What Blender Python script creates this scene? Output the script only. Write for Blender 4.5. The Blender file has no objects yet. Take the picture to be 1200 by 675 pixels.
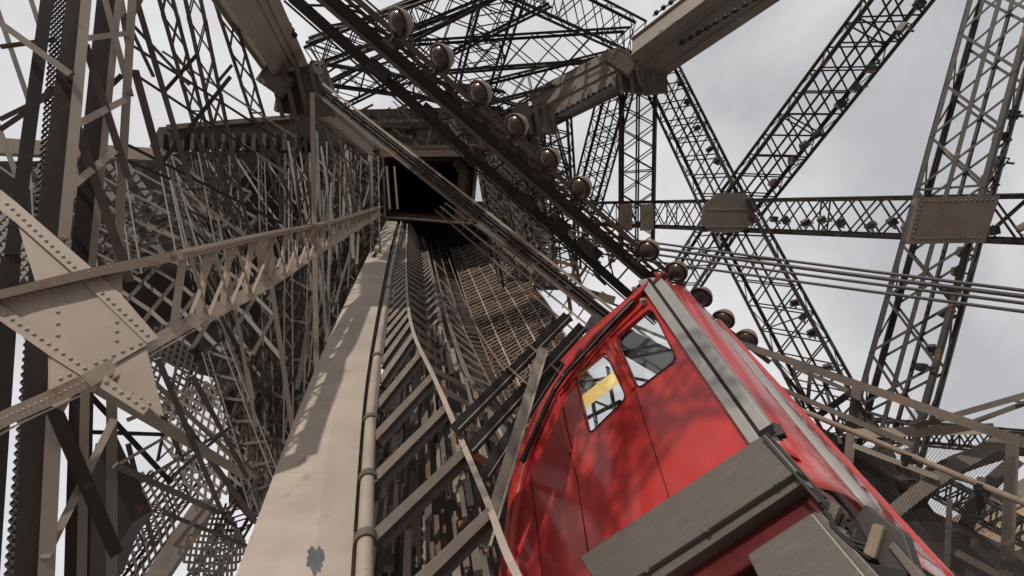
import bpy, bmesh, math, random
from mathutils import Vector as V, Matrix
random.seed(7)
SC = bpy.context.scene
COL = SC.collection
# ------------------------------------------------------------------ camera
F_PX = 500.0
zc = V((-.070, .4705, .8795)).normalized()          # world up seen from the camera (right, up, forward)
pitch = math.asin(zc.z); roll = math.atan2(zc.x, zc.y)
Fw = V((0, math.cos(pitch), math.sin(pitch)))
R0 = V((1, 0, 0)); U0 = R0.cross(Fw)
Rt = R0*math.cos(roll) + U0*math.sin(roll)
Up = U0*math.cos(roll) - R0*math.sin(roll)
CAM = V((0, 0, 14))
def D(x, y, z): return Rt*x + Up*y + Fw*z            # direction given relative to the view
def P(x, y, d): return CAM + D((x-600)/F_PX*d, (337.5-y)/F_PX*d, d)
def hit(x, y, p0, n):                                # the point of a real plane seen at a photo position
    r = D((x-600)/F_PX, (337.5-y)/F_PX, 1)
    return CAM + r*((p0-CAM).dot(n)/r.dot(n))
cam = bpy.data.cameras.new('camera'); co = bpy.data.objects.new('camera', cam); COL.objects.link(co)
m = Matrix((Rt, Up, -Fw)).transposed().to_4x4(); m.translation = CAM
co.matrix_world = m; cam.lens = F_PX/1200*36; cam.sensor_width = 36; cam.clip_start = .05; cam.clip_end = 3000
SC.camera = co

# ------------------------------------------------------------------ materials
def mat(name, col, rough=.55, var=.25, scale=3., metal=0., spec=.4, rust=0., coat=0., bump=.0, streak=None, chips=0.):
    M = bpy.data.materials.new(name); M.use_nodes = True
    nt = M.node_tree; N = nt.nodes; L = nt.links
    b = N['Principled BSDF']
    b.inputs['Roughness'].default_value = rough; b.inputs['Metallic'].default_value = metal
    b.inputs['Specular IOR Level'].default_value = spec
    b.inputs['Coat Weight'].default_value = coat; b.inputs['Coat Roughness'].default_value = .12
    tc = N.new('ShaderNodeTexCoord'); mp = N.new('ShaderNodeMapping')
    L.new(tc.outputs['Object'], mp.inputs['Vector'])
    if streak: mp.inputs['Scale'].default_value = streak
    n1 = N.new('ShaderNodeTexNoise'); n1.inputs['Scale'].default_value = scale; n1.inputs['Detail'].default_value = 8
    n1.inputs['Roughness'].default_value = .65
    L.new(mp.outputs[0], n1.inputs['Vector'])
    r = N.new('ShaderNodeValToRGB'); L.new(n1.outputs['Fac'], r.inputs['Fac'])
    e = r.color_ramp.elements
    e[0].position = .3; e[1].position = .72
    lo = [c*(1-var) for c in col]; hi = [min(1, c*(1+var)) for c in col]
    e[0].color = (*lo, 1); e[1].color = (*hi, 1)
    out = r.outputs['Color']
    def over(col2, sc, a, bb, out):
        n2 = N.new('ShaderNodeTexNoise'); n2.inputs['Scale'].default_value = sc; n2.inputs['Detail'].default_value = 6
        L.new(tc.outputs['Object'], n2.inputs['Vector'])
        r2 = N.new('ShaderNodeValToRGB'); L.new(n2.outputs['Fac'], r2.inputs['Fac'])
        r2.color_ramp.elements[0].position = a; r2.color_ramp.elements[1].position = bb
        mx = N.new('ShaderNodeMix'); mx.data_type = 'RGBA'
        L.new(r2.outputs['Color'], mx.inputs[0]); L.new(out, mx.inputs[6]); mx.inputs[7].default_value = (*col2, 1)
        return mx.outputs[2]
    if rust: out = over((.22, .10, .045), 2.3, .66-rust*.12, .80-rust*.1, out)
    if chips: out = over((.24, .25, .27), 3.1, .70-chips*.05, .715-chips*.05, out)
    L.new(out, b.inputs['Base Color'])
    bp = N.new('ShaderNodeBump'); bp.inputs['Strength'].default_value = bump or .12; bp.inputs['Distance'].default_value = .01
    n3 = N.new('ShaderNodeTexNoise'); n3.inputs['Scale'].default_value = 18; n3.inputs['Detail'].default_value = 5
    L.new(mp.outputs[0], n3.inputs['Vector']); L.new(n3.outputs['Fac'], bp.inputs['Height']); L.new(bp.outputs[0], b.inputs['Normal'])
    rr = N.new('ShaderNodeMapRange'); L.new(n1.outputs['Fac'], rr.inputs[0])
    rr.inputs[3].default_value = max(.05, rough-.12); rr.inputs[4].default_value = min(1, rough+.15)
    L.new(rr.outputs[0], b.inputs['Roughness'])
    return M
IRON = mat('brown iron paint', (.112, .090, .077), .6, .35, 1.6, rust=.3)
TRUSSM = mat('shaded brown truss paint', (.032, .025, .022), .6, .35, 1.6, rust=.25)  # backlit silhouette tone worked into the truss colour
GIRD = mat('grey beige girder paint', (.20, .17, .145), .55, .18, 1.2, rust=.1)
IRON_D = mat('shade dark iron paint', (.034, .026, .022), .65, .4, 1.3, rust=.2)  # same brown iron, darkened so the colour carries the shade
BEIGE = mat('beige iron paint', (.29, .24, .20), .55, .16, 1.4, rust=.15)
DUCT = mat('beige duct paint', (.34, .287, .24), .5, .16, 1.3, rust=.05, chips=.25, bump=.05)
RUSTY = mat('rusty brown iron paint', (.13, .085, .06), .7, .45, 2.4, rust=.6)
RED = mat('glossy red cab paint', (.40, .028, .024), .30, .22, 1.6, coat=.6, spec=.5, bump=.03)
REDG = mat('mirror red roof paint', (.30, .03, .03), .06, .12, 1.2, coat=1.0, spec=.8, bump=.02)
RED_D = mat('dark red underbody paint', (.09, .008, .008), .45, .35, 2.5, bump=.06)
STEEL = mat('brushed grey steel', (.135, .118, .103), .42, .16, 5, metal=.3, streak=(1, 1, 14))
ALU = mat('pale grey trim', (.33, .315, .30), .4, .10, 4, metal=.3)
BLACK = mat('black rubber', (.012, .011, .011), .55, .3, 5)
RUNG = mat('worn rung paint', (.19, .155, .13), .5, .25, 3, rust=.2)
TRUSS2 = mat('shade dark brown paint', (.066, .053, .045), .6, .35, 1.6, rust=.3)  # brown iron darkened for the shadow the far leg stands in
CHORD = mat('rust edged beige paint', (.40, .33, .27), .5, .15, 2.2, rust=.6)
GIRL = mat('light beige girder paint', (.40, .33, .27), .55, .12, 1.6, rust=.2)
SHADE = mat('deep shade colour', (.016, .013, .012), .8, .5, 2)  # near black colour holds the shade of unlit deck undersides
DARK = mat('dark machinery paint', (.035, .03, .028), .55, .4, 4)
YELLOW = mat('yellow paint', (.85, .58, .13), .5, .08, 4)
LAMPG = mat('brown lamp enamel', (.15, .105, .085), .42, .4, 6, coat=.25)
CABLE = mat('grey black cable', (.06, .055, .052), .5, .2, 4)
STONE = mat('tan stone facade', (.30, .22, .15), .8, .3, 2)
GROUNDM = mat('pale gravel ground', (.30, .27, .25), .9, .2, .6)
WOOD = mat('weathered tan board', (.20, .155, .115), .8, .3, 6)
LENS = mat('dark lamp lens', (.05, .03, .024), .25, .3, 4, coat=.4)
LIT = bpy.data.materials.new('glowing yellow'); LIT.use_nodes = True  # emission gives the yellow beam its brightness
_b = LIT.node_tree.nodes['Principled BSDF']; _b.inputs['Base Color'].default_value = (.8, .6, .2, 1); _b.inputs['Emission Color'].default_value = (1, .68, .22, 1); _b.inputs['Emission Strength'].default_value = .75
def glass():
    M = bpy.data.materials.new('window glass'); M.use_nodes = True
    nt = M.node_tree; N = nt.nodes; L = nt.links; N.clear()
    o = N.new('ShaderNodeOutputMaterial'); t = N.new('ShaderNodeBsdfTransparent'); g = N.new('ShaderNodeBsdfGlossy')
    g.inputs['Roughness'].default_value = .03; t.inputs[0].default_value = (.93, .95, .95, 1)
    x = N.new('ShaderNodeMixShader'); x.inputs[0].default_value = .1
    L.new(t.outputs[0], x.inputs[1]); L.new(g.outputs[0], x.inputs[2]); L.new(x.outputs[0], o.inputs[0]); return M
GLASS = glass()
# ------------------------------------------------------------------ mesh helpers
class MB:
    def __init__(s): s.v = []; s.f = []; s.sm = []
    def add(s, vs, fs, smooth=False):
        n = len(s.v); s.v += vs; s.f += [tuple(i+n for i in f) for f in fs]; s.sm += [smooth]*len(fs)
    def hexa(s, a, b):      # two quads
        s.add(a+b, [(3, 2, 1, 0), (4, 5, 6, 7), (0, 1, 5, 4), (1, 2, 6, 5), (2, 3, 7, 6), (3, 0, 4, 7)])
    def bar(s, A, B, w, h=None, up=None, ext=0):
        h = h or w; d = (B-A).normalized()
        if ext: A = A-d*ext; B = B+d*ext
        if up is None: up = CAM-(A+B)/2
        side = d.cross(up)
        if side.length < 1e-5: side = d.cross(V((.3, .2, .9)))
        side.normalize(); u = side.cross(d).normalized()
        q = [side*(w/2)*i+u*(h/2)*j for i, j in ((-1, -1), (1, -1), (1, 1), (-1, 1))]
        s.hexa([A+k for k in q], [B+k for k in q])
    def ell(s, A, B, w, t, side, u):     # angle iron, corner at A-B, legs along side and u
        d = (B-A)
        for a, b in ((side, u), (u, side)):
            q = [V((0, 0, 0)), a*w, a*w+b*t, b*t]
            s.hexa([A+k for k in q], [B+k for k in q])
    def prism(s, pts, th):               # polygon (list of points) + thickness vector
        n = len(pts); s.add(pts+[p+th for p in pts], [tuple(range(n-1, -1, -1)), tuple(range(n, 2*n))]+[(i, (i+1) % n, n+(i+1) % n, n+i) for i in range(n)])
    def tube(s, A, B, r, k=10, r2=None, cap=True):
        r2 = r2 or r; d = (B-A).normalized(); a = d.orthogonal().normalized(); b = d.cross(a)
        vs = []
        for p, q in ((A, r), (B, r2)):
            for i in range(k):
                t = 2*math.pi*i/k; vs.append(p+a*math.cos(t)*q+b*math.sin(t)*q)
        s.add(vs, [(i, (i+1) % k, k+(i+1) % k, k+i) for i in range(k)], True)
        if cap: s.add(vs, [tuple(range(k-1, -1, -1)), tuple(range(k, 2*k))])
    def path(s, pts, r, k=8):
        for A, B in zip(pts, pts[1:]): s.tube(A, B, r, k)
    def lathe(s, O, ax, prof, k=20):
        ax = ax.normalized(); a = ax.orthogonal().normalized(); b = ax.cross(a); vs = []
        for z, r in prof:
            for i in range(k):
                t = 2*math.pi*i/k; vs.append(O+ax*z+a*math.cos(t)*max(r, 1e-4)+b*math.sin(t)*max(r, 1e-4))
        s.add(vs, [(j*k+i, j*k+(i+1) % k, (j+1)*k+(i+1) % k, (j+1)*k+i) for j in range(len(prof)-1) for i in range(k)], True)
    def dome(s, O, n, r):
        n = n.normalized(); a = n.orthogonal().normalized(); b = n.cross(a); k = 6; vs = []
        for z, q in ((0, 1), (.55, .75), (.8, .0)):
            for i in range(k): t = 2*math.pi*i/k; vs.append(O+n*z*r+(a*math.cos(t)+b*math.sin(t))*max(q, .05)*r)
        s.add(vs, [(j*k+i, j*k+(i+1) % k, (j+1)*k+(i+1) % k, (j+1)*k+i) for j in range(2) for i in range(k)], True)
    def build(s, name, M, parent=None, bevel=0):
        me = bpy.data.meshes.new(name); off = parent.location if parent and parent.parent is None else V((0, 0, 0))
        if parent and parent.parent: off = parent.parent.location
        me.from_pydata([tuple(p-off) for p in s.v], [], s.f); me.materials.append(M)
        me.polygons.foreach_set('use_smooth', s.sm)
        bm = bmesh.new(); bm.from_mesh(me); bmesh.ops.recalc_face_normals(bm, faces=bm.faces); bm.to_mesh(me); bm.free()
        o = bpy.data.objects.new(name, me); COL.objects.link(o); o.parent = parent
        if bevel:
            bv = o.modifiers.new('bevel', 'BEVEL'); bv.width = bevel; bv.segments = 2; bv.limit_method = 'ANGLE'
        return o
def thing(name, label, cat, loc, group=None):
    o = bpy.data.objects.new(name, None); COL.objects.link(o); o.location = loc; o.empty_display_size = .2
    return tag(o, label, cat, group)
def tag(o, label=None, cat=None, group=None, kind=None):
    if label: o['label'] = label
    if cat: o['category'] = cat
    if group: o['group'] = group
    if kind: o['kind'] = kind
    return o
def lerp(a, b, t): return a+(b-a)*t
ORD = 'first second third fourth fifth sixth seventh eighth ninth tenth eleventh twelfth'.split()

# ------------------------------------------------------------------ trusses
def truss(name, label, A, B, w, h, nb, ch=.09, lc=.04, rot=25, M=None, cat='truss', group=None, mid=False, plates=(), style='X', parent=None):
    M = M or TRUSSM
    nb = max(5, round(nb*.6)); ch *= .8; lc *= .8
    d = (B-A).normalized(); view = ((A+B)/2-CAM).normalized()
    s = d.cross(view).normalized(); u = s.cross(d).normalized()
    q = Matrix.Rotation(math.radians(rot*.8), 3, d); s = q@s; u = q@u
    t = parent or thing(name, label, cat, A, group)
    cs = [(-1, -1), (1, -1), (1, 1), (-1, 1)]
    off = [s*(w/2)*i+u*(h/2)*j for i, j in cs]
    th = ch*.22
    for (i, j), o in zip(cs, off):
        mb = MB(); mb.ell(A+o, B+o, ch, th, s*-i, u*-j); mb.build('chord', M, t)
    mb = MB()
    for k in range(4):
        o1, o2 = off[k], off[(k+1) % 4]
        n = (o1+o2)*.5; n = n.normalized()
        a, b = o1*.96, o2*.96
        for i in range(nb):
            p, r = lerp(A, B, i/nb), lerp(A, B, (i+1)/nb)
            side_face = k in (1, 3)
            if not side_face or i % 2 == 0: mb.bar(p+a, r+b, lc, lc*.3, n)
            if not side_face or i % 2: mb.bar(p+b+n*lc*.35, r+a+n*lc*.35, lc, lc*.3, n)
            if not side_face and i % 4 == 0: mb.bar(p+a-n*lc*.35, p+b-n*lc*.35, lc, lc*.3, n)
        if mid and k in (0, 2):
            c = (a+b)*.5+n*lc*.8; mb.bar(A+c, B+c, lc*1.5, lc*.5, n)
    mb.build('lacing', M, t)
    for tt, ln in plates:
        mb = MB(); c = lerp(A, B, tt)
        for g in (1, -1):
            o = u*g*(h/2+.012)
            mb.prism([c+o-d*ln/2-s*w*.52, c+o+d*ln/2-s*w*.52, c+o+d*ln/2+s*w*.52, c+o-d*ln/2+s*w*.52], u*g*.015)
            for i in range(4):
                for j in (-.42, .42): mb.dome(c+o+u*g*.015+s*w*j+d*ln*(i/4-.375), u*g, .02)
        mb.build('gusset_plate', M, t)
    t['_'] = 1; del t['_']
    return t, s, u
def TR(label, a, b, w, nb, **k):
    return truss(k.pop('name', 'lattice_truss'), label, P(*a), P(*b), w, k.pop('h', w*.55), nb, **k)

# right-hand sky trusses
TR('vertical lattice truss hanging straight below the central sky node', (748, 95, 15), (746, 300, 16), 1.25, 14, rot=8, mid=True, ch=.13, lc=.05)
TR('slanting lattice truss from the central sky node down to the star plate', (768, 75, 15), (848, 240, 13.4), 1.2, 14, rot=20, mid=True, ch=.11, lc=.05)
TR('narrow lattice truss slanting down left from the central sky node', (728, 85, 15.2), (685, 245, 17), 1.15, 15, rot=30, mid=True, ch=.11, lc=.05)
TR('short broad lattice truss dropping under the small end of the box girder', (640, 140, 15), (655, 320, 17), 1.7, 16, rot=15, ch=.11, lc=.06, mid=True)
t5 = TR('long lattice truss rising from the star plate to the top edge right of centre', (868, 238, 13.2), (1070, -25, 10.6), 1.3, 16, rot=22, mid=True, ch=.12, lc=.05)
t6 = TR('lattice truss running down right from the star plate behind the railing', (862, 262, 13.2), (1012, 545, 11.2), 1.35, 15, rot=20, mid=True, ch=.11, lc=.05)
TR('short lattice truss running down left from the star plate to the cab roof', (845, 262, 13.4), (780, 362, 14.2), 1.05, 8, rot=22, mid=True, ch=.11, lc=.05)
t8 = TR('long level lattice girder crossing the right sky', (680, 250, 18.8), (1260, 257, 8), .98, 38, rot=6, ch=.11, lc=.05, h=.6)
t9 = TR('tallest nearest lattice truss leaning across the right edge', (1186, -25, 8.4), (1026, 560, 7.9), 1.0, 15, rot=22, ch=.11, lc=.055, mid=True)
# star plate
def gusset(label, pts, th, M, rows, name='gusset_plate', cat='gusset plate', rv=.03):
    n = (pts[1]-pts[0]).cross(pts[2]-pts[0]).normalized()
    if n.dot(CAM-pts[0]) < 0: n = -n
    mb = MB(); mb.prism(pts, -n*th)
    for a, b, k in rows:
        for i in range(k): mb.dome(lerp(a, b, (i+.5)/k), n, rv)
    o = mb.build(name, M); tag(o, label, cat); return o
pts = [P(x, y, 12.6) for x, y in ((826, 240), (842, 226), (872, 226), (885, 238), (884, 262), (868, 272), (838, 272), (823, 262))]
gusset('eight sided riveted plate where the star of sky trusses meets', pts, .15, IRON, [(P(828, 246, 12.6), P(880, 246, 12.6), 12), (P(830, 266, 12.6), P(878, 266, 12.6), 12)], rv=.035)
pts = [P(x, y, 7.3) for x, y in ((1078, 231), (1172, 229), (1154, 284), (1064, 286))]
gusset('large slanted riveted plate joining level girder and right edge truss', pts, .06, IRON, [(P(1080, 236, 7.3), P(1166, 234, 7.3), 14), (P(1070, 280, 7.3), P(1150, 278, 7.3), 14), (P(1080, 238, 7.3), P(1069, 280, 7.3), 8)], rv=.02)
for x, nm in ((735, 'left'), (760, 'right')):
    pts = [P(a, b, 14.6) for a, b in ((x-7, 239), (x+6, 239), (x+6, 269), (x-7, 269))]
    gusset('small upright plate on level girder, %s one of the pair below the node' % nm, pts, .3, IRON, [], rv=.03)

# upper fans of thin trusses
fan = [
 ('lattice truss from the central node up left to the top edge', (745, 45, 15), (600, -25, 12.5), 1.1, 10, 20),
 ('level lattice truss left of the central node with square bays', (735, 52, 15), (470, 70, 14), 1.0, 12, 15),
 ('low thin lattice truss sagging left from the central node', (722, 72, 15), (520, 122, 15), .75, 14, 20),
 ('lattice truss crossing behind the second lamp up to the top edge', (380, 118, 15), (640, -12, 13.5), .95, 14, 15),
 ('short dense upright lattice truss behind the second and third lamps', (548, 130, 16), (590, -15, 13), 1.35, 12, 20),
 ('thin lattice truss from the left girder foot toward the third lamp', (365, 85, 14), (590, 118, 16), .7, 13, 12),
 ('thin lattice truss from the left girder foot up right under the first lamp', (370, 62, 13), (520, 8, 13), .8, 9, 25),
 ('thin lattice truss crossing flat behind the beams at the first lamp', (366, 66, 14), (610, -35, 13), .8, 14, 20),
 ('thin lattice truss behind lamps sloping to lower end of box girder', (470, 95, 17), (640, 145, 17), .8, 12, 18),
 ('short lattice truss fanning down left of central node', (700, 80, 16), (580, 150, 18), .75, 9, 20),
]
for lb, a, b, w, nb, rot in fan: TR(lb, a, b, w, nb, rot=rot, ch=.10, lc=.045)

# ------------------------------------------------------------------ box girders
def girder(label, A, B, w, h, rot, M=None):
    M = M or BEIGE
    d = (B-A).normalized(); L = (B-A).length; view = ((A+B)/2-CAM).normalized()
    s = d.cross(view).normalized(); u = s.cross(d).normalized()
    q = Matrix.Rotation(math.radians(rot), 3, d); s = q@s; u = q@u
    t = thing('box_girder', label, 'girder', A)
    mb = MB(); mb.bar(A, B, w, h, u)
    mb.build('box', M, t, .01)
    for i in (-1, 1):
        for j in (-1, 1):
            mb = MB(); o = s*i*(w/2+.05)+u*j*(h/2+.021)
            mb.bar(A+o-s*i*.09, B+o-s*i*.09, .26, .04, u)
            n = int(L/.35)
            for k in range(n): mb.dome(lerp(A, B, (k+.5)/n)+o-s*i*.06+u*j*.02, u*j, .03)
            mb.build('flange', BEIGE if j > 0 else M, t)
    for j in (-1, 1):
        mb = MB(); o = s*w*.12+u*j*(h/2+.02); mb.bar(A+o, B+o, .05, .04, u); mb.build('centre_rib', M, t)
    return t, s, u
def bulbs(label, A, B, n, r=.05, sag=.03):
    t = thing('string_lights', label, 'string lights', A)
    pts = []
    for i in range(n*2+1):
        p = lerp(A, B, i/(n*2)); pts.append(p+Up*(sag if i % 2 else 0))
    mb = MB(); mb.path(pts, .022, 6); mb.build('cable', BLACK, t)
    for i in range(n):
        mb = MB(); p = pts[2*i+1]; mb.lathe(p, V((0, 0, -1)), [(-r*1.6, r*.4), (-r*.8, r*.75), (0, r), (r*.8, r*.7), (r*1.1, .001)], 8); mb.build('bulb', BLACK, t)
girder('long beige box girder coming in from the top left edge', P(255, -60, 7.2), P(341, 90, 13), .85, .6, -22)
girder('short lit box girder stub between left node and diagonal beam', P(372, 122, 13.5), P(430, 172, 17), .55, .5, -30)
girder('large pale box girder from the central node to the top right', P(752, 72, 14.2), P(985, -95, 10.4), 1.15, .9, 28, GIRD)
girder('shorter pale box girder from the central node down left to lamps', P(728, 82, 14.6), P(628, 132, 15.5), 1.0, .8, 28, GIRD)
bulbs('string of dark bulbs along right edge of the top left girder', P(318, -6, 9.6), P(347, 45, 10.6), 8, .07)
bulbs('string of dark bulbs under the lower edge of the top right girder', P(795, 54, 13), P(892, -4, 11), 9, .085)
bulbs('string of dark bulbs above the upper edge of the top right girder', P(765, 19, 13), P(800, -6, 12), 4, .08)
bulbs('string of small bulbs under the girder between node and lamps', P(650, 136, 14.4), P(718, 99, 14), 11, .06)
# node blocks
def node(label, cx, cy, d, s, M=IRON):
    t = thing('riveted_node', label, 'joint', P(cx, cy, d))
    k = d/F_PX
    o = P(cx, cy, d)
    for i, (dx, dy, w, h, a) in enumerate(((0, -8, 50, 34, 20), (-8, 14, 40, 26, -10), (16, 10, 26, 44, 8), (-22, -2, 30, 22, -35))):
        c = o+D(dx*k*s, -dy*k*s, (.3-i*.18))
        ca, sa = math.cos(math.radians(a)), math.sin(math.radians(a))
        q = [D((x*ca-y*sa)*k*s, (x*sa+y*ca)*k*s, 0) for x, y in ((-w/2, -h/2), (w/2, -h/2), (w/2, h/2), (-w/2, h/2))]
        mb = MB(); mb.prism([c+v for v in q], D(0, 0, .14))
        for e in range(4):
            for r in range(5): mb.dome(c+lerp(q[e], q[(e+1) % 4], (r+.5)/5)*.86, D(0, 0, -1), .035)
        mb.build('node_plate', M, t)
    mb = MB()
    for i in range(5): mb.bar(o+D((-30+i*14)*k*s, 18*k*s, -.1), o+D((-20+i*13)*k*s, -30*k*s, .1), .12, .3)
    mb.build('web_plate', M, t)
    return t
node('riveted central node high in the sky joining girders and trusses', 750, 78, 14, 1.0)
node('dark riveted node at the foot of the top left girder', 352, 100, 11.5, 1.15)
node('small riveted node at the lower end of the short pale girder', 628, 135, 14.5, .7)

# ------------------------------------------------------------------ floodlights on the sky trusses
def floodlight_proto():
    t = thing('floodlight', 'x', 'floodlight', V((0, 0, 0)))
    mb = MB(); mb.bar(V((-.11, 0, 0)), V((.11, 0, 0)), .17, .11, V((0, 0, 1))); mb.build('housing', DARK, t, .01)
    mb = MB(); mb.bar(V((-.10, .09, 0)), V((.10, .09, 0)), .13, .012, V((0, 1, 0))); mb.build('lens', LAMPG, t)
    mb = MB(); mb.path([V((-.13, 0, 0)), V((-.13, -.05, -.14)), V((.13, -.05, -.14)), V((.13, 0, 0))], .014, 6); mb.tube(V((0, -.05, -.14)), V((0, -.08, -.26)), .025); mb.build('bracket', DARK, t)
    return t
proto = floodlight_proto(); used = [False]
def copy_thing(src, loc, rot, sc, label, group):
    r = src.copy(); COL.objects.link(r); r.location = loc; r.rotation_euler = rot; r.scale = (sc,)*3
    r['label'] = label; r['group'] = group
    for ch in list(src.children):
        c = ch.copy(); COL.objects.link(c); c.parent = r
    return r
first = None
for desc, sc, pts in (
  ('rising truss above the star plate, %s from the top', 1.0, [(1077, 5, 10.3), (1057, 33, 10.6), (1020, 80, 11), (1002, 103, 11.2), (985, 122, 11.4), (957, 157, 11.8), (942, 170, 12), (928, 188, 12.2), (906, 214, 12.4)]),
  ('right edge truss above the slanted plate, %s from the top', .85, [(1186, 135, 8), (1172, 160, 8), (1168, 190, 8), (1155, 212, 8)]),
  ('right edge truss below the slanted plate, %s from the top', .75, [(1127, 295, 7.8), (1122, 318, 7.8), (1112, 341, 7.8), (1107, 366, 7.8), (1091, 409, 7.7), (1080, 430, 7.6)]),
  ('level girder right of the star plate, %s from the left', .9, [(907, 257, 12), (920, 258, 11.8), (944, 261, 11.2), (963, 258, 11), (984, 262, 10.6), (1020, 264, 10), (1045, 260, 9.6), (1062, 266, 9.3)]),
  ('level girder beyond the slanted plate, %s from the left', .8, [(1164, 270, 8.2), (1199, 266, 7.9)]),
  ('truss below the star plate, %s from the top', .9, [(931, 355, 12), (941, 371, 12), (951, 390, 11.8), (970, 430, 11.4)]),
  ('truss between central node and star plate, %s from the top', .8, [(797, 97, 14), (805, 120, 14), (817, 150, 13.6), (831, 175, 13.4), (840, 190, 13.2)])):
    for i, p in enumerate(pts):
        lb = 'small dark floodlight on ' + desc % ORD[i]
        rot = (random.uniform(-.5, .5), random.uniform(-.5, .5), random.uniform(0, 6))
        if first is None:
            first = proto; proto.location = P(*p); proto.rotation_euler = rot; proto.scale = (sc,)*3; proto['label'] = lb; proto['group'] = 'floodlights on the sky trusses'
        else: copy_thing(proto, P(*p), rot, sc, lb, 'floodlights on the sky trusses')

# ------------------------------------------------------------------ diagonal lamp walkway (upper beams)
A0, A1 = (350, -25), (775, 322)
def walk(px, py, t, d0=5.2, d1=7.2):   # t in 0..1
    pass
ga = P(362, -20, 6.0); gb = P(765, 330, 8.2)
t = thing('lamp_beam', 'dark triple beam slanting down right with a row of round lamps', 'beam', ga)
mb = MB(); mb.bar(ga, gb, .22, .34); mb.build('main_beam', IRON_D, t)
for o in (.13, -.13):
    mb = MB(); q = D(o*.62, o*.78, -.19); mb.bar(ga+q, gb+q, .06, .05); mb.build('flange', IRON, t)
la, lb_ = P(325, -20, 6.2), P(768, 372, 8.8)
mb = MB(); mb.bar(la, lb_, .15, .14); mb.build('lower_beam', IRON_D, t)
ra, rb = P(396, -20, 5.8), P(800, 335, 8.0)
mb = MB(); mb.bar(ra, rb, .085, .12); mb.bar(ra+D(.04, .05, -.062), rb+D(.04, .05, -.062), .03, .03); mb.build('upper_beam', IRON, t)
for i in range(22):
    u = i/21; mb = MB(); mb.bar(lerp(la, lb_, u), lerp(ra, rb, u+(.01 if i % 2 else -.01)), .035, .06); mb.build('strut', IRON_D, t)
    if i < 21:
        mb = MB()
        mb.bar(lerp(ga, gb, u), lerp(ra, rb, u+1/21), .03, .03); mb.build('diagonal', IRON_D, t)
mb = MB()
for k in range(3):
    q = D(.02+k*.05, -.16+k*.03, .15+.03*k); mb.bar(la+q, lb_+q, .035, .03)
mb.build('conduit', CABLE, t)
# junction boxes under it
for i, (x, y, w) in enumerate(((445, 82, .3), (505, 130, .22), (560, 180, .25), (617, 235, .3), (655, 262, .35), (690, 292, .4))):
    mb = MB(); c = P(x, y, 6.6+i*.3); mb.bar(c-D(w*.5, -w*.4, 0), c+D(w*.5, -w*.4, 0), w*.6, w*.5); o = mb.build('junction_box', DARK, t, .02)
# round lamps
LP_ = [(468, 27), (517, 68), (562, 110), (605, 148), (643, 187), (680, 220), (760, 293), (793, 318), (822, 348), (848, 374), (875, 397)]
def lamp(i, x, y):
    u = (x-468)/(875-468); inv = (1-u)/5.6+u/7.5; d = 1/inv; r = .172
    c = P(x, y, d); ax = D(-.62, -.5, -.6).normalized()
    t = thing('round_lamp', '', 'lamp', c, 'round lamps along the diagonal beam')
    if i < 6: t['label'] = 'round brown lamp above the slanting beam, %s from the top' % ORD[i]
    else: t['label'] = 'round brown lamp beside the cab roof, %s from its peak' % ORD[i-6]
    mb = MB(); mb.lathe(c, ax, [(-r*1.05, .01), (-r, r*.35), (-r*.75, r*.75), (-r*.3, r*.97), (0, r), (r*.12, r*1.04), (r*.14, r*.98), (r*.1, r*.9)], 24); mb.build('housing', LAMPG, t)
    mb = MB(); mb.lathe(c, ax, [(r*.1, r*.9), (r*.35, r*.8), (r*.6, r*.55), (r*.7, r*.25), (r*.72, .001)], 24); g = mb.build('lens', LENS, t)
    mb = MB(); mb.lathe(c, ax, [(-r*.2, .02), (-r*.1, r*.3), (r*.15, r*.33), (r*.3, r*.2), (r*.34, .001)], 12); mb.build('bulb', LAMPG, t)
    mb = MB(); a = ax.orthogonal().normalized(); mb.lathe(c, ax, [(r*.1, r*1.0), (r*.1, r*1.1), (r*.2, r*1.1), (r*.2, r*1.0)], 24)
    mb.bar(c+a*r*1.05, c-a*r*1.05+ax*.001, .02, .03, ax) if False else None
    mb.build('rim', RUSTY, t)
    mb = MB(); b0 = c-ax*r*.6; e = c+D(-.16, -.22, .1); mb.tube(b0, e, .03, 8); mb.bar(e-D(.08, -.06, 0), e+D(.08, -.06, 0), .06, .06); mb.build('bracket', IRON_D, t)
for i, (x, y) in enumerate(LP_): lamp(i, x, y)
# hidden continuation of the beam that carries the lower lamps
t = thing('handrail_beam', 'dark beam behind the cab roof carrying the lower lamps', 'beam', P(775, 318, 8))
a, b = P(765, 318, 7.8), P(905, 425, 7.7)
for k, q in enumerate((D(0, 0, .1), D(-.25, -.3, .2))):
    mb = MB(); mb.bar(a+q, b+q, .09 if k == 0 else .2, .1); mb.build('rail' if k == 0 else 'main_beam', IRON_D, t)

# second diagonal beam crossing the dark opening
a, b = P(378, 108, 8.2), P(770, 418, 5.9)
t = thing('diagonal_box_beam', 'brown diagonal box beam crossing in front of the dark opening', 'beam', a)
mb = MB(); mb.bar(a, b, .17, .2); mb.build('web', IRON_D, t)
for k, o in enumerate((.15, -.13)):
    o *= .8; q = D(o*.62, o*.78, -.12); mb = MB(); mb.bar(a+q, b+q, .04 if k == 0 else .05, .06); mb.build('flange', BEIGE if k == 0 else IRON, t)
mb = MB()
for o in (.06, 0, -.06):
    q = D(o*.62, o*.78, -.13); mb.bar(a+q, b+q, .015, .03)
for i in range(24):
    p = lerp(a, b, i/24+random.uniform(0, .02)); mb.bar(p+D(-.03, -.05, -.14), p+D(.02, .01, -.14), random.uniform(.02, .09), .03)
mb.build('web_rib', TRUSS2, t)
t = thing('handrail', 'thin beige twin rail under the diagonal box beam right of the shaft', 'rail', P(520, 245, 7.4))
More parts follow.
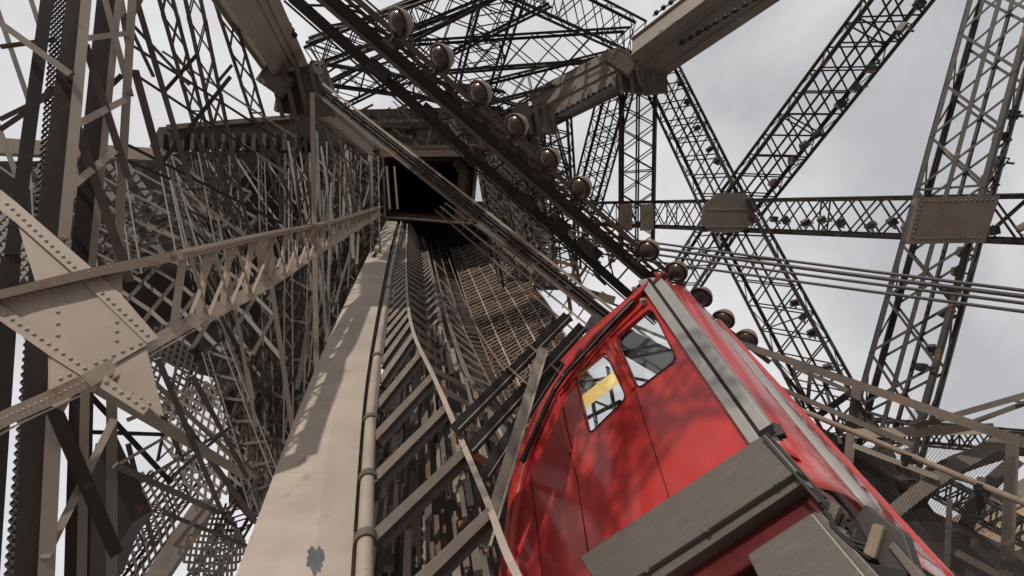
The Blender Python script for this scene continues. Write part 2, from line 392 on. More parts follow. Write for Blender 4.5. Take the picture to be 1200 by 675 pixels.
for k in range(3):
    mb = MB(); mb.bar(P(522-k*6, 238+k*4, 7.5), P(742-k*10, 402+k*14, 5.9), .03, .03); mb.build('rail', BEIGE if k < 2 else IRON, t)
mb = MB()
for i in range(14):
    p = lerp(P(522, 238, 7.5), P(742, 402, 5.9), i/14); mb.bar(p, p+D(-.1, -.18, .1), .02, .02)
mb.build('stanchion', IRON, t)

# ------------------------------------------------------------------ cables
t = thing('power_cables', 'bundle of four black cables stretched across the right sky', 'cables', P(640, 262, 9))
for i, (y0, y1) in enumerate(((268, 343), (274, 350), (281, 358), (289, 368))):
    pts = []
    a, b = P(650, y0, 9), P(1260, y1+5, 4.2)
    for k in range(13): u = k/12; pts.append(lerp(a, b, u)+V((0, 0, -.25*u*(1-u))))
    mb = MB(); mb.path(pts, .02 if i != 1 else .026, 8); mb.build('cable', CABLE, t)

# ------------------------------------------------------------------ track family (lines to the shaft vanishing point)
def tpath(tab):   # table of (px,py,depth)
    return [P(*q) for q in tab]
def dense(tab, n):      # resample with perspective-correct depth and a smooth curve
    out = []
    m = len(tab)-1
    def cr(p0, p1, p2, p3, t): return .5*((2*p1)+(-p0+p2)*t+(2*p0-5*p1+4*p2-p3)*t*t+(-p0+3*p1-3*p2+p3)*t**3)
    for i in range(m):
        q = [tab[max(i-1, 0)], tab[i], tab[i+1], tab[min(i+2, m)]]
        for k in range(n):
            tt = k/n
            x, y = (cr(*[w[c] for w in q], tt) for c in (0, 1)); iv = (1-tt)/q[1][2]+tt/q[2][2]
            out.append((x, y, 1/iv))
    out.append(tab[-1]); return out
def dy(y, k=1277., v=220.): return k/(y-v)       # depth of the track plane at image height y
def curve(pts_xy, k=1277., n=8, v=220.): return [P(*q) for q in dense([(x, y, dy(y, k, v)) for x, y in pts_xy], n)]
def strip(mb, ca, cb, th):     # ribbon with thickness between two curves
    n = len(ca); vs = list(ca)+list(cb)
    mb.add(vs, [(i, i+1, n+i+1, n+i) for i in range(n-1)], True)
    mb.add([p+th for p in vs], [(i, i+1, n+i+1, n+i) for i in range(n-1)], True)
    for e in (0, n-1): mb.add([ca[e], cb[e], cb[e]+th, ca[e]+th], [(0, 1, 2, 3)])
# duct: left edge, crease, right edge
L_ = curve([(235, 790), (276, 675), (302, 607), (362, 450), (427, 308), (465, 238)])
C_ = curve([(350, 790), (362, 675), (372, 607), (395, 450), (440, 308), (468.5, 238)], 1262)
R_ = curve([(400, 790), (408, 675), (413, 607), (427, 450), (453, 308), (472, 238)], 1285)
t = thing('service_duct', 'broad beige sheet metal duct climbing beside the lift track', 'duct', L_[0])
mb = MB(); strip(mb, L_, C_, D(.01, .01, .02)); o = mb.build('side_panel', DUCT, t)
mb = MB(); strip(mb, C_, R_, D(.01, .01, .02)); mb.build('side_panel', DUCT, t)
mb = MB(); back = [p+D(0, 0, .5)+D(.1, 0, 0) for p in C_]; strip(mb, R_, back, D(.01, .01, .02)); mb.build('side_panel', DUCT, t)
mb = MB(); strip(mb, L_, back, D(.01, .01, .02)); mb.build('side_panel', DUCT, t)
for i in (8, 14, 19, 23, 27, 30, 33, 36):
    if i >= len(L_)-1: break
    mb = MB(); e = D(0, 0, -.006)
    for X, Y in ((L_, C_), (C_, R_)): mb.bar(X[i]+e, Y[i]+e, .006, .006)
    mb.build('joint_strip', BEIGE, t)
mb = MB(); rr_ = random.Random(5); c = P(369, 657, dy(657, 1130)-.03)
pp = []
for i in range(26):
    a = i/26*6.283; q = .055*(.7+.5*rr_.random()); pp.append(c+D(math.cos(a)*q, math.sin(a)*q*1.5, 0))
mb.prism(pp, D(0, 0, .004)); mb.build('bare_metal_patch', mat('bare grey metal', (.22, .24, .27), .5, .35, 9), t)
# pipes
for nm, lab, px, r, M, kk in (('pipe', 'thick round beige pipe running up between duct and ladder', [(424, 790), (427, 675), (431, 560), (438, 450), (457, 325), (475, 240)], .058, BEIGE, 1277),
                      ('conduit_pipe', 'thin dark conduit tucked against the right side of duct', [(407, 790), (412, 675), (419, 560), (430, 450), (453, 325), (473.5, 240)], .03, IRON, 1350)):
    c = curve(px, kk); t = thing(nm, lab, 'pipe', c[0]); mb = MB(); mb.path(c, r, 12); mb.build('tube', M, t)
    for j in range(6, len(c)-3, 5):
        d = (c[j+1]-c[j]).normalized(); mb = MB(); mb.tube(c[j]-d*.035, c[j]+d*.035, r*1.35, 12); mb.bar(c[j], c[j]+D(-.05, .0, .14), .05, .03); mb.build('clamp', IRON, t)
# ladder track
t = thing('track_ladder', 'beige steel ladder track with close rungs climbing into the shaft', 'ladder track', P(600, 675, 2.8))
LS = [(436, 760), (434, 632), (437, 515), (447, 420), (460, 330), (476, 245)]
RS = [(668, 790), (600, 662), (570, 585), (513, 452), (484, 388), (476, 325), (478, 245)]
ls = curve(LS, 1277, 12); rs = curve(RS, 1277, 12)
def at_y(tab, y):
    tb = dense([(a, b, 1.) for a, b in tab], 16)
    for p, q in zip(tb, tb[1:]):
        if p[1] >= y >= q[1]:
            k = (p[1]-y)/(p[1]-q[1]+1e-9); return p[0]+(q[0]-p[0])*k
    return tb[-1][0]
mb = MB()
for p, q in zip(rs, rs[1:]): mb.bar(p, q, .055, .07, ext=.004)
mb.build('stringer', BEIGE, t)
mb = MB()
for p, q in zip(ls, ls[1:]): mb.bar(p, q, .035, .05, ext=.004)
mb.build('stringer', IRON, t)
slope_tab = lambda y: None
inv0 = 1/412.
for i in range(-1, 62):
    yl = 220+1/(inv0+.000485*i)
    yr_ = None
    # right end: same distance along the track, offset along the slanting rung
    k = (yl-220)/412.
    yr = yl-105*k*(1 if yl > 440 else max(.35, (yl-240)/200))
    if yr < 246: break
    A = P(at_y(LS, yl), yl, dy(yl)); B = P(at_y(RS, yr), yr, dy(yr)*.86 if False else 1277/(yr-220+ (yl-yr)*.55))
    B = P(at_y(RS, yr), yr, dy(yr))
    if i < 0: A = P(470, 700, 2.75); B = P(574, 600, dy(600))
    mb = MB(); d = (B-A).normalized()
    mb.bar(A, B, .075, .02, D(.1, .3, -1)); rg = mb.build('rung', RUNG, t)
    mb = MB(); mb.bar(A+D(.045, -.075, .04), B+D(.045, -.075, .04), .09, .05, D(.2, .2, -1)); mb.build('rung_web', IRON_D, rg)
# side ladder with V shaped ties right of the stringer
V1 = [(700, 760), (610, 560), (560, 470), (512, 410), (500, 372), (497, 330), (487, 248)]
V2 = [(760, 760), (660, 590), (585, 500), (541, 440), (520, 395), (508, 330), (491, 248)]
t = thing('tie_ladder', 'dark inner track with V shaped ties right of the ladder', 'ladder track', P(700, 760, 2.6))
for tab, w, M in ((V1, .05, IRON), (V2, .14, IRON)):
    c = curve(tab, 2100, 10); mb = MB()
    for p, q in zip(c, c[1:]): mb.bar(p, q, w, .1, ext=.005)
    mb.build('stringer', M, t)
for i in range(1, 60):
    ym = 220+1/(inv0+.00045*i); ya = ym-14*(ym-220)/120; yb = ym-10*(ym-220)/120
    if ya < 252: break
    A = P(at_y(RS, ya), ya, dy(ya)*1.03); Mi = P(at_y(V1, ym), ym, 2050/(ym-220)); B = P(at_y(V2, yb), yb, 2050/(yb-220))
    mb = MB(); mb.bar(A, Mi, .075, .03); mb.bar(Mi, B, .075, .03); mb.build('tie', BEIGE, t)
# rails and slatted wall to the right of the ties
railtabs = [([(640, 560), (590, 478), (560, 420), (535, 362), (506, 262)], .05, RUSTY), ([(690, 560), (622, 470), (585, 425), (548, 362), (512, 262)], .05, RUSTY),
            ([(600, 560), (560, 470), (533, 400), (516, 340), (500, 262)], .12, IRON)]
t = thing('guide_rails', 'rusty brown twin guide rails with short ties beside the slatted wall', 'rails', P(690, 560, 4))
cs = []
for tab, w, M in railtabs:
    c = curve(tab, 2400, 10); cs.append(c); mb = MB()
    for p, q in zip(c, c[1:]): mb.bar(p, q, w, .08, ext=.005)
    mb.build('rail', M, t)
for i in range(0, len(cs[0])-2, 1):
    mb = MB(); mb.bar(cs[0][i], cs[1][i], .04, .03); mb.build('tie', RUSTY, t)
for i in range(0, len(cs[0])-2, 2):
    mb = MB(); mb.bar(cs[0][i]+D(0, 0, .06), cs[2][i]+D(0, 0, .06), .05, .03); mb.build('tie', IRON, t)
wa = curve([(640, 560), (600, 480), (565, 400), (540, 330), (518, 256)], 2700, 10)
wb = curve([(700, 450), (672, 410), (645, 360), (600, 305), (530, 248)], 2300, 10)
t = thing('slatted_wall', 'curved brown slatted wall flanking the lift track', 'wall', wa[0])
mb = MB()
for i in range(len(wa)-1):
    for k in range(2):
        u = k/2
        a0, a1 = lerp(wa[i], wa[i+1], u), lerp(wa[i], wa[i+1], u+.2); b0, b1 = lerp(wb[i], wb[i+1], u), lerp(wb[i], wb[i+1], u+.2)
        mb.hexa([a0, b0, b0+D(0, 0, .02), a0+D(0, 0, .02)], [a1, b1, b1+D(0, 0, .02), a1+D(0, 0, .02)])
mb.build('slats', RUSTY, t)
mb = MB()
for i in range(2, len(wa)-1, 4):
    mb.bar(lerp(wa[i], wb[i], .0)+D(0, 0, -.09), wb[i]+D(0, 0, -.09), .07, .06)
mb.build('cross_rib', IRON_D, t)
mb = MB()
for i in range(0, len(wa)-5, 3):
    for u in (0, .33, .66):
        mb.bar(lerp(wa[i], wb[i], u)+D(0, 0, -.05), lerp(wa[i+4], wb[i+4], u+.33)+D(0, 0, -.05), .035, .03); mb.bar(lerp(wa[i+4], wb[i+4], u)+D(0, 0, -.03), lerp(wa[i], wb[i], u+.33)+D(0, 0, -.03), .035, .03)
mb.build('diagonal_lacing', IRON, t)
mb = MB(); strip(mb, [p+D(0, 0, .16) for p in wa], [p+D(0, 0, .16) for p in wb], D(0, 0, .03)); mb.build('backing_sheet', IRON_D, t)
for v in (.0, .2, .4, .6, .8, 1.):
    mb = MB(); c = [lerp(a, b, v)+D(-.02, 0, -.05) for a, b in zip(wa, wb)]
    for p, q in zip(c, c[1:]): mb.bar(p, q, .05, .05, ext=.004)
    mb.build('batten', BEIGE if v in (.2, .6, 1.) else RUNG, t)
mb = MB()
for i in range(90):
    k = random.randrange(len(wa)-14); p = lerp(wa[k], wb[k], random.random())+D(0, 0, -.06); q = lerp(wa[k+random.randint(0, 2)], wb[k], random.random())+D(0, 0, -.06)
    mb.bar(p, p+(q-p).normalized()*random.uniform(.1, .5), .03, .02)
mb.build('lacing', IRON, t)

# clutter of machinery behind the ladder rungs
t = thing('track_machinery', 'rusty plates, bolts and beams of the track bed seen behind the ladder rungs', 'machinery', P(540, 640, 3.6))
for i in range(190):
    y = 400+300*random.random(); x0 = at_y(LS, y) if y < 680 else 436; x1 = at_y(V2, y)
    x = random.uniform(x0, min(x1, 585)); d = 1500/(y-214)*random.uniform(1.1, 1.45); c = P(x, y, d)
    a = c-D(.0, .12, 0)*random.uniform(.5, 2); b = P(lerp(x, 490, .12), lerp(y, 222, .12), d*1.16)
    w = random.uniform(.02, .10); mb = MB(); mb.bar(c, b, w, random.uniform(.02, .08))
    if i % 3 == 0:
        for k in range(5): mb.dome(lerp(c, b, k/5)+D(0, 0, -.04), D(0, 0, -1), .02)
    mb.build(random.choice(('bed_plate', 'bed_beam', 'bracket')), random.choice((IRON, IRON_D, RUNG, RUSTY, RUNG)), t)
# back sheet of the bed (sleepers boards)
ba = curve([(428, 800), (432, 640), (440, 500), (455, 400), (470, 300), (482, 244)], 2600, 8)
bb = curve([(860, 800), (740, 640), (650, 520), (590, 420), (545, 320), (512, 244)], 3100, 8)
t = thing('track_bed', 'dark boarded track bed deep behind the ladder', 'track bed', ba[0])
for i in range(len(ba)-1):
    for k in range(2):
        u = k/2; mb = MB(); a0, a1 = lerp(ba[i], ba[i+1], u), lerp(ba[i], ba[i+1], u+.485); b0, b1 = lerp(bb[i], bb[i+1], u), lerp(bb[i], bb[i+1], u+.485)
        mb.hexa([a0, b0, b0+D(0, 0, .08), a0+D(0, 0, .08)], [a1, b1, b1+D(0, 0, .08), a1+D(0, 0, .08)]); mb.build('sleeper', IRON_D, t)
# ------------------------------------------------------------------ lift cab
ZW = V((0, 0, 1))
XW = D(-737, -847.5, 500).normalized(); XW = (XW-ZW*XW.dot(ZW)).normalized()
YW = ZW.cross(XW)                                      # into the cab, away from the viewer
if YW.dot(P(800, 450, 4)-CAM) < 0: YW = -YW
FO = P(890, 512, 2.9)                                  # bottom corner of the end wall
def fp(x, y, o=0.): return hit(x, y, FO+YW*o, YW)      # on the end wall, o metres behind it
def fpoly(pts, o=0.): return [fp(x, y, o) for x, y in pts]
def sp(x, y, o=0.): return hit(x, y, FO-XW*o, XW)      # on the side wall, o metres outwards
cabt = thing('lift_cab', 'glossy red lift cab with two windows climbing the tower leg', 'lift cab', fp(800, 600))
def plate_with_holes(outer, holes, o, th, name, M, bev=0):
    bm = bmesh.new()
    def loop(pts):
        vs = [bm.verts.new(p) for p in pts]; return [bm.edges.new((vs[i], vs[(i+1) % len(vs)])) for i in range(len(vs))]
    es = loop(fpoly(outer, o))
    for h in holes: es += loop(fpoly(h, o))
    r = bmesh.ops.triangle_fill(bm, use_beauty=True, use_dissolve=False, edges=es)
    fs = [f for f in bm.faces]
    e = bmesh.ops.extrude_face_region(bm, geom=fs)
    bmesh.ops.translate(bm, verts=[g for g in e['geom'] if isinstance(g, bmesh.types.BMVert)], vec=YW*th)
    bmesh.ops.recalc_face_normals(bm, faces=bm.faces)
    for v in bm.verts: v.co -= cabt.location
    me = bpy.data.meshes.new(name); bm.to_mesh(me); bm.free(); me.materials.append(M)
    ob = bpy.data.objects.new(name, me); COL.objects.link(ob); ob.parent = cabt
    if bev:
        b = ob.modifiers.new('b', 'BEVEL'); b.width = bev; b.segments = 3; b.limit_method = 'ANGLE'; b.angle_limit = math.radians(50)
    return ob
def rounded(pts, r=.25, n=5):
    out = []; m = len(pts)
    for i in range(m):
        a, b, c = (V((*pts[j % m], 0)) for j in (i-1, i, i+1))
        k = min((a-b).length, (c-b).length)*r; p = b+(a-b).normalized()*k; q = b+(c-b).normalized()*k
        for s in range(n+1):
            u = s/n; w = p*(1-u)**2+b*2*u*(1-u)+q*u*u; out.append((w.x, w.y))
    return out
W1 = rounded([(674, 441), (709, 412), (734, 466), (690, 509)], .13)
W2 = rounded([(721, 396), (763, 360), (793, 421), (747, 456)], .15)
# recessed door leaf field with the two windows
outer = [(744, 340), (893, 514), (880, 540), (640, 710), (560, 760), (572, 640), (596, 560), (622, 505), (660, 455), (700, 385)]
outer = [(752, 334), (896, 520), (700, 720), (588, 770), (592, 640), (606, 560), (628, 500), (660, 440), (706, 382)]
plate_with_holes(outer, [W1, W2], .05, .05, 'end_wall', RED, .006)
# window seals + glass
for w, pr in ((W1, None), (W2, None)):
    pts = fpoly(w, .04); mb = MB()
    for p, q in zip(pts, pts[1:]+pts[:1]): mb.tube(p, q, .006, 6)
    fr = mb.build('window', BLACK, cabt)
    mb = MB(); mb.prism(fpoly(w, .075), YW*.006); mb.build('pane', GLASS, fr)
# door frame folds (raised red borders round the leaves)
def ridge(pts, w, h, o, name, M, bev=.01):
    mb = MB(); ps = fpoly(pts, o)
    for p, q in zip(ps, ps[1:]): mb.bar(p, q, w, h, -YW, ext=w*.15)
    return mb.build(name, M, cabt, bev)
door_top = [(652, 466), (680, 432), (712, 395), (752, 357)]
ridge(door_top, .075, .035, .035, 'door_header', RED)
ridge([(712, 398), (742, 455)], .05, .03, .035, 'window_post', RED)
ridge([(655, 466), (662, 505), (668, 530)], .055, .03, .035, 'door_jamb', RED)
# panel seams
for s in ([(744, 458), (787, 592)], [(658, 500), (676, 560), (692, 668), (700, 720)], [(618, 512), (622, 560), (632, 640), (640, 720)]):
    mb = MB(); ps = fpoly(s, .046)
    for p, q in zip(ps, ps[1:]): mb.bar(p, q, .006, .008, -YW)
    mb.build('panel_seam', RED_D, cabt)
# rolled corner band (roof edge of the end wall)
band_o = [(765, 320), (735, 346), (700, 375), (668, 403), (648, 424), (634, 450), (620, 490), (603, 530), (592, 580), (584, 640), (575, 720)]
band_i = [(752, 344), (728, 368), (700, 395), (672, 424), (654, 447), (642, 470), (630, 500), (617, 540), (607, 590), (600, 640), (594, 720)]
mb = MB(); n = len(band_o)
prof = [(0, .02), (.3, -.035), (.65, -.04), (1, -.0)]
rows = [[hit(lerp(o[0], i[0], u), lerp(o[1], i[1], u), FO+YW*dd, YW) for o, i in zip(band_o, band_i)] for u, dd in prof]
rows.append([p+YW*.07 for p in rows[-1]]); rows.insert(0, [p+YW*.35 for p in rows[0]])
k = len(rows); vs = [p for r in rows for p in r]
mb.add(vs, [(a*n+i, a*n+i+1, (a+1)*n+i+1, (a+1)*n+i) for a in range(k-1) for i in range(n-1)], True)
o = mb.build('corner_band', RED, cabt); sm = o.modifiers.new('s', 'SOLIDIFY'); sm.thickness = .004; sb = o.modifiers.new('u', 'SUBSURF'); sb.levels = 2; sb.render_levels = 2
ridge([(742, 353), (720, 375), (690, 408), (664, 436), (650, 456), (636, 486), (612, 540)], .07, .03, -.035, 'door_track', BLACK, 0)
ridge([(742, 353), (720, 375), (690, 408), (664, 436), (650, 456)], .008, .012, -.055, 'door_track_lip', ALU, 0)
# hinge fittings near the peak
for x, y in ((744, 339), (754, 353)):
    mb = MB(); c = fp(x, y, .0); mb.bar(c-XW*.03, c+XW*.03, .04, .05, -YW); mb.tube(c-YW*.04, c+YW*.01, .018); mb.build('hinge', ALU, cabt, .004)
# grey corner rails
def rail(p0, p1, q0, q1, o, th, M, name, bev=.004):
    mb = MB(); mb.prism([fp(*p0, o), fp(*q0, o), fp(*q1, o), fp(*p1, o)], YW*th); return mb.build(name, M, cabt, bev)
rail((747, 329), (878, 520), (757, 326), (890, 514), -.02, .07, ALU, 'corner_rail')
rail((757, 326), (890, 514), (761, 325), (894, 511), .0, .05, BLACK, 'rail_gap', 0)
rail((761, 325), (894, 511), (775, 326), (912, 512), -.025, .08, ALU, 'corner_rail')
# side wall: corner post, groove, rounded flank, reflective strip
def sidep(a, b, c, d, o, th, name, M, bev=.008):
    mb = MB(); mb.prism([sp(*a, o), sp(*b, o), sp(*c, o), sp(*d, o)], XW*th); return mb.build(name, M, cabt, bev)
def side_roll(e0, e1, f0, f1, prof, name, M, n=10):
    # long rounded panel between edge e0-e1 and edge f0-f1 of the side wall, prof = (u, bulge)
    mb = MB(); rows = []
    for u, bl in prof:
        rows.append([hit(lerp(lerp(e0[0], e1[0], k/n), lerp(f0[0], f1[0], k/n), u), lerp(lerp(e0[1], e1[1], k/n), lerp(f0[1], f1[1], k/n), u), FO, XW)-XW*bl for k in range(n+1)])
    vs = [p for r in rows for p in r]; m = n+1
    mb.add(vs, [(a*m+i, a*m+i+1, (a+1)*m+i+1, (a+1)*m+i) for a in range(len(rows)-1) for i in range(n)], True)
    o = mb.build(name, M, cabt); s = o.modifiers.new('s', 'SOLIDIFY'); s.thickness = .012; return o
side_roll((766, 319), (918, 533), (783, 329), (942, 552), [(0, 0), (.1, .03), (.5, .05), (.9, .03), (1, -.03)], 'corner_post', RED)
side_roll((781, 328), (940, 551), (790, 334), (950, 566), [(0, -.03), (.5, -.05), (1, -.03)], 'post_groove', RED_D)
side_roll((788, 333), (944, 570), (812, 352), (1018, 606), [(0, -.05), (.04, 0), (.12, .035), (.3, .065), (.5, .078), (.7, .07), (.9, .04), (1, .0)], 'flank_panel', RED)
side_roll((812, 352), (1020, 600), (816, 354), (1034, 598), [(0, 0), (.5, .03), (1, 0)], 'trim_strip', ALU)
side_roll((816, 354), (1100, 690), (860, 397), (1126, 684), [(0, 0), (.1, .02), (.5, .025), (.9, .02), (1, -.02)], 'side_glazing_band', REDG)
side_roll((838, 374), (1120, 690), (866, 397), (1138, 690), [(0, .02), (.15, .045), (.3, .02)], 'roof_gutter', RED)
# peak cap of the corner
mb = MB(); c = fp(777, 324, 0); mb.bar(c-XW*.05, c+XW*.12, .06, .08, -YW); mb.build('corner_cap', RED_D, cabt, .015)
# bumper: prism of brushed steel
B0, B1 = (681, 655), (893, 509)
bt = [fp(679, 653, -.16), fp(686, 672, -.16), fp(936, 552, -.16), fp(896, 508, -.16)]
mb = MB(); a = [fp(680, 652, -.15), fp(896, 508, -.15), fp(934, 552, -.15), fp(735, 683, -.15), fp(694, 676, -.15)]
mb.prism(a, YW*.15); o = mb.build('bumper', STEEL, cabt, .008)
mb = MB(); a = [fp(736, 682, -.10), fp(934, 553, -.10), fp(941, 566, -.10), fp(752, 693, -.10)]; mb.prism(a, YW*.12); mb.build('bumper_flange', STEEL, cabt, .004)
for u in (.08, .5, .92):
    mb = MB(); c = lerp(fp(745, 676, -.16), fp(925, 553, -.16), u); mb.tube(c, c+YW*.02, .018, 6); mb.build('bolt', STEEL, cabt)
# underside
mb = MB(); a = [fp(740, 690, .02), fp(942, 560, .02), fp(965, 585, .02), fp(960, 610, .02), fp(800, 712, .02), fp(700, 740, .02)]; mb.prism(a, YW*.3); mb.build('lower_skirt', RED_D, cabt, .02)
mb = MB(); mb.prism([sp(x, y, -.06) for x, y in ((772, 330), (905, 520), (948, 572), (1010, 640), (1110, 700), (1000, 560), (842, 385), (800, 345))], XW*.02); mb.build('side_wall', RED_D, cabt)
mb = MB(); a = [fp(875, 650, -.12), fp(951, 600, -.12), fp(1035, 700, -.12), fp(930, 760, -.12)]; mb.prism(a, YW*.22); mb.build('buffer_beam', STEEL, cabt, .01)
mb = MB(); a = [fp(951, 599, -.09), fp(964, 603, -.09), fp(1052, 700, -.09), fp(1037, 704, -.09)]; mb.prism(a, YW*.2); mb.build('buffer_beam_edge', STEEL, cabt, .004)
# underframe, dark machinery, hoses
mb = MB(); a = [fp(700, 735, .12), fp(960, 590, .12), fp(1120, 690, .12), fp(1120, 820, .12), fp(700, 840, .12)]; mb.prism(a, YW*.06); mb.build('underframe', BLACK, cabt)
for i in range(26):
    x = random.uniform(965, 1075); y = 520+(x-900)*.85+random.uniform(10, 55); c = fp(x, y, random.uniform(-.05, .06)); mb = MB()
    q = (XW*random.uniform(-1, 1)+ZW*random.uniform(-1, 1)).normalized()*random.uniform(.04, .12)
    if i % 3: mb.bar(c-q, c+q, random.uniform(.03, .07), .05, -YW)
    else: mb.tube(c-q, c+q, random.uniform(.015, .03), 10)
    mb.build('underbody_fitting', random.choice((DARK, BLACK, IRON_D, STEEL)), cabt, .004)
mb = MB(); a = [fp(1000, 606, -.04), fp(1014, 590, -.04), fp(1060, 625, -.04), fp(1085, 700, -.04), fp(1045, 690, -.04)]; mb.prism(a, YW*.08); mb.build('side_bracket', DARK, cabt, .01)
mb = MB(); a = [fp(1022, 612, -.08), fp(1036, 616, -.08), fp(1024, 655, -.08), fp(1010, 648, -.08)]; mb.prism(a, YW*.06); mb.build('guide_block', WOOD, cabt, .01)
mb = MB(); a = [fp(1040, 640, -.06), fp(1046, 634, -.06), fp(1110, 705, -.06), fp(1096, 712, -.06)]; mb.prism(a, YW*.05); mb.build('side_bracket', IRON, cabt, .006)
for k in range(3):
    pts = [fp(962+k*5, 590+k*6, -.06), fp(975+k*4, 618+k*4, -.09), fp(995+k*3, 632+k*5, -.09), fp(1020, 640+k*8, -.06)]; mb = MB(); mb.path(pts, .007, 6); mb.build('hose', BLACK, cabt)
mb = MB(); a = fp(892, 511, -.1); b = fp(910, 500, -.1); mb.bar(a, b, .06, .08); mb.bar(b, fp(917, 512, -.1), .05, .06); mb.bar(fp(894, 512, -.17), fp(962, 590, -.12), .02, .03); mb.bar(fp(899, 508, -.15), fp(968, 584, -.1), .012, .03); mb.build('bumper_bracket', BLACK, cabt, .004)
# inside: yellow beam and dark roof beam seen through the windows, far frame
def inside(x0, y0, x1, y1, o, w, name, M):
    mb = MB(); mb.bar(fp(x0, y0, o), fp(x1, y1, o), w, .06, -YW); return mb.build(name, M, cabt, .004)
inside(640, 504, 733, 434, .25, .15, 'yellow_beam', LIT)  # yellow beam, made to glow so it reads bright behind the wall
inside(690, 378, 850, 462, .3, .30, 'ceiling_beam', DARK)
inside(700, 368, 850, 445, .55, .03, 'ceiling_rail', IRON)
inside(740, 380, 800, 405, .7, .03, 'grab_rail', STEEL)
for q in ((676, 462, 716, 478), (684, 492, 728, 470), (690, 440, 700, 505), (712, 430, 720, 480), (676, 450, 726, 440), (725, 440, 790, 452)):
    inside(*q, 1.2, .03, 'roof_grille_bar', BLACK)
# ------------------------------------------------------------------ black channels and post left of the cab
t = thing('guide_channels', 'pair of black channels with pale edges meeting left of the cab', 'guide beams', P(600, 470, 4.6))
for a, b in (((532, 505, 4.3), (664, 372, 4.9)), ((548, 530, 4.2), (682, 384, 4.8)), ((566, 560, 4.0), (655, 425, 4.7))):
    mb = MB(); mb.bar(P(*a), P(*b), .13, .12); mb.build('channel', BLACK, t)
    for s in (-1, 1):
        mb = MB(); q = D(s*.05, s*.04, -.07); mb.bar(P(*a)+q, P(*b)+q, .012, .012); mb.build('channel_edge', BEIGE, t)
mb = MB(); mb.bar(P(610, 395, 4.7), P(660, 440, 4.5), .02, .02); mb.bar(P(590, 425, 4.5), P(618, 450, 4.4), .02, .02); mb.build('strap', BEIGE, t)
t = thing('guide_post', 'tan steel post standing against the left edge of the cab', 'post', P(570, 620, 3.5))
mb = MB(); mb.bar(P(566, 640, 3.3), P(636, 410, 4.6), .10, .09); mb.build('shaft', RUNG, t)
mb = MB(); mb.bar(P(574, 640, 3.25), P(641, 412, 4.5), .02, .05); mb.build('edge_strip', BEIGE, t)
mb = MB(); mb.bar(P(634, 392, 5), P(668, 372, 5.1), .10, .10); mb.build('bracket', IRON_D, t)

# ------------------------------------------------------------------ near left: arch truss and big gusset
t = thing('near_lattice_girder', 'beige lattice girder running from the big gusset into the shaft mouth', 'girder', P(0, 420, 2.5))
T0, T1 = (-60, 358), (447, 244); Bq0, Bq1 = (-60, 528), (447, 251)
GN = D(.3, .45, -.84).normalized(); GP = P(80, 400, 3.05)
def gz(x, y): return (hit(x, y, GP, GN)-CAM).dot(Fw)
def gy(x): return 1/(.385*(1-(x/466.)) + 1e-3)      # depth along the girder
top = [(-60, 357), (0, 345), (105, 320), (200, 301), (310, 276), (380, 262), (445, 243)]
bot = [(-60, 528), (0, 493), (100, 447), (200, 390), (310, 333), (380, 288), (445, 250)]
DT = [(-400, 2.5), (-60, 2.75), (0, 2.85), (105, 3.1), (200, 3.45), (310, 5.6), (380, 8.5), (446, 14)]
def dd(x):
    for (a, p), (b, q) in zip(DT, DT[1:]):
        if x <= b: return 1/(1/p+(1/q-1/p)*(x-a)/(b-a))
    return 22.
def de(x, y): return gz(x, y)-.05 if x <= 150 else dd(x)
cT = [P(x, y, d) for x, y, d in dense([(x, y, de(x, y)) for x, y in top], 5)]
cB = [P(x, y, d) for x, y, d in dense([(x, y, de(x, y)) for x, y in bot], 5)]
mb = MB()
for p, q in zip(cT, cT[1:]): k_ = cT.index(p); w_ = .05+.035*min(1, k_/16); mb.bar(p, q, w_, .09, ext=.003); mb.bar(p+D(0, .03, .1), q+D(0, .03, .1), .012, .22, ext=.003)

for p, q in zip(cT[:12], cT[1:13]):
    for k in range(3): mb.dome(lerp(p, q, k/3)+D(0, .0, -.046), D(0, 0, -1), .010)
mb.build('top_chord', CHORD, t)
mb = MB()
for p, q in zip(cB[:12], cB[1:13]):
    for k in range(3): mb.dome(lerp(p, q, k/3)+D(0, .0, -.012), D(0, 0, -1), .011)
for p, q in zip(cB, cB[1:]): k_ = cB.index(p); mb.bar(p, q, .10+.09*min(1, max(0, k_-14)/12), .03, ext=.003); mb.bar(p+D(0, -.055, .1), q+D(0, -.055, .1), .012, .2, ext=.003)
mb.build('bottom_chord', CHORD, t)
def on(c, tab, x):
    dn = dense([(a, b, de(a, b)) for a, b in tab], 5)
    for i, (p, q) in enumerate(zip(dn, dn[1:])):
        if p[0] <= x <= q[0]: return P(*[lerp(p[k], q[k], (x-p[0])/(q[0]-p[0]+1e-9)) for k in range(3)])
    return c[-1]
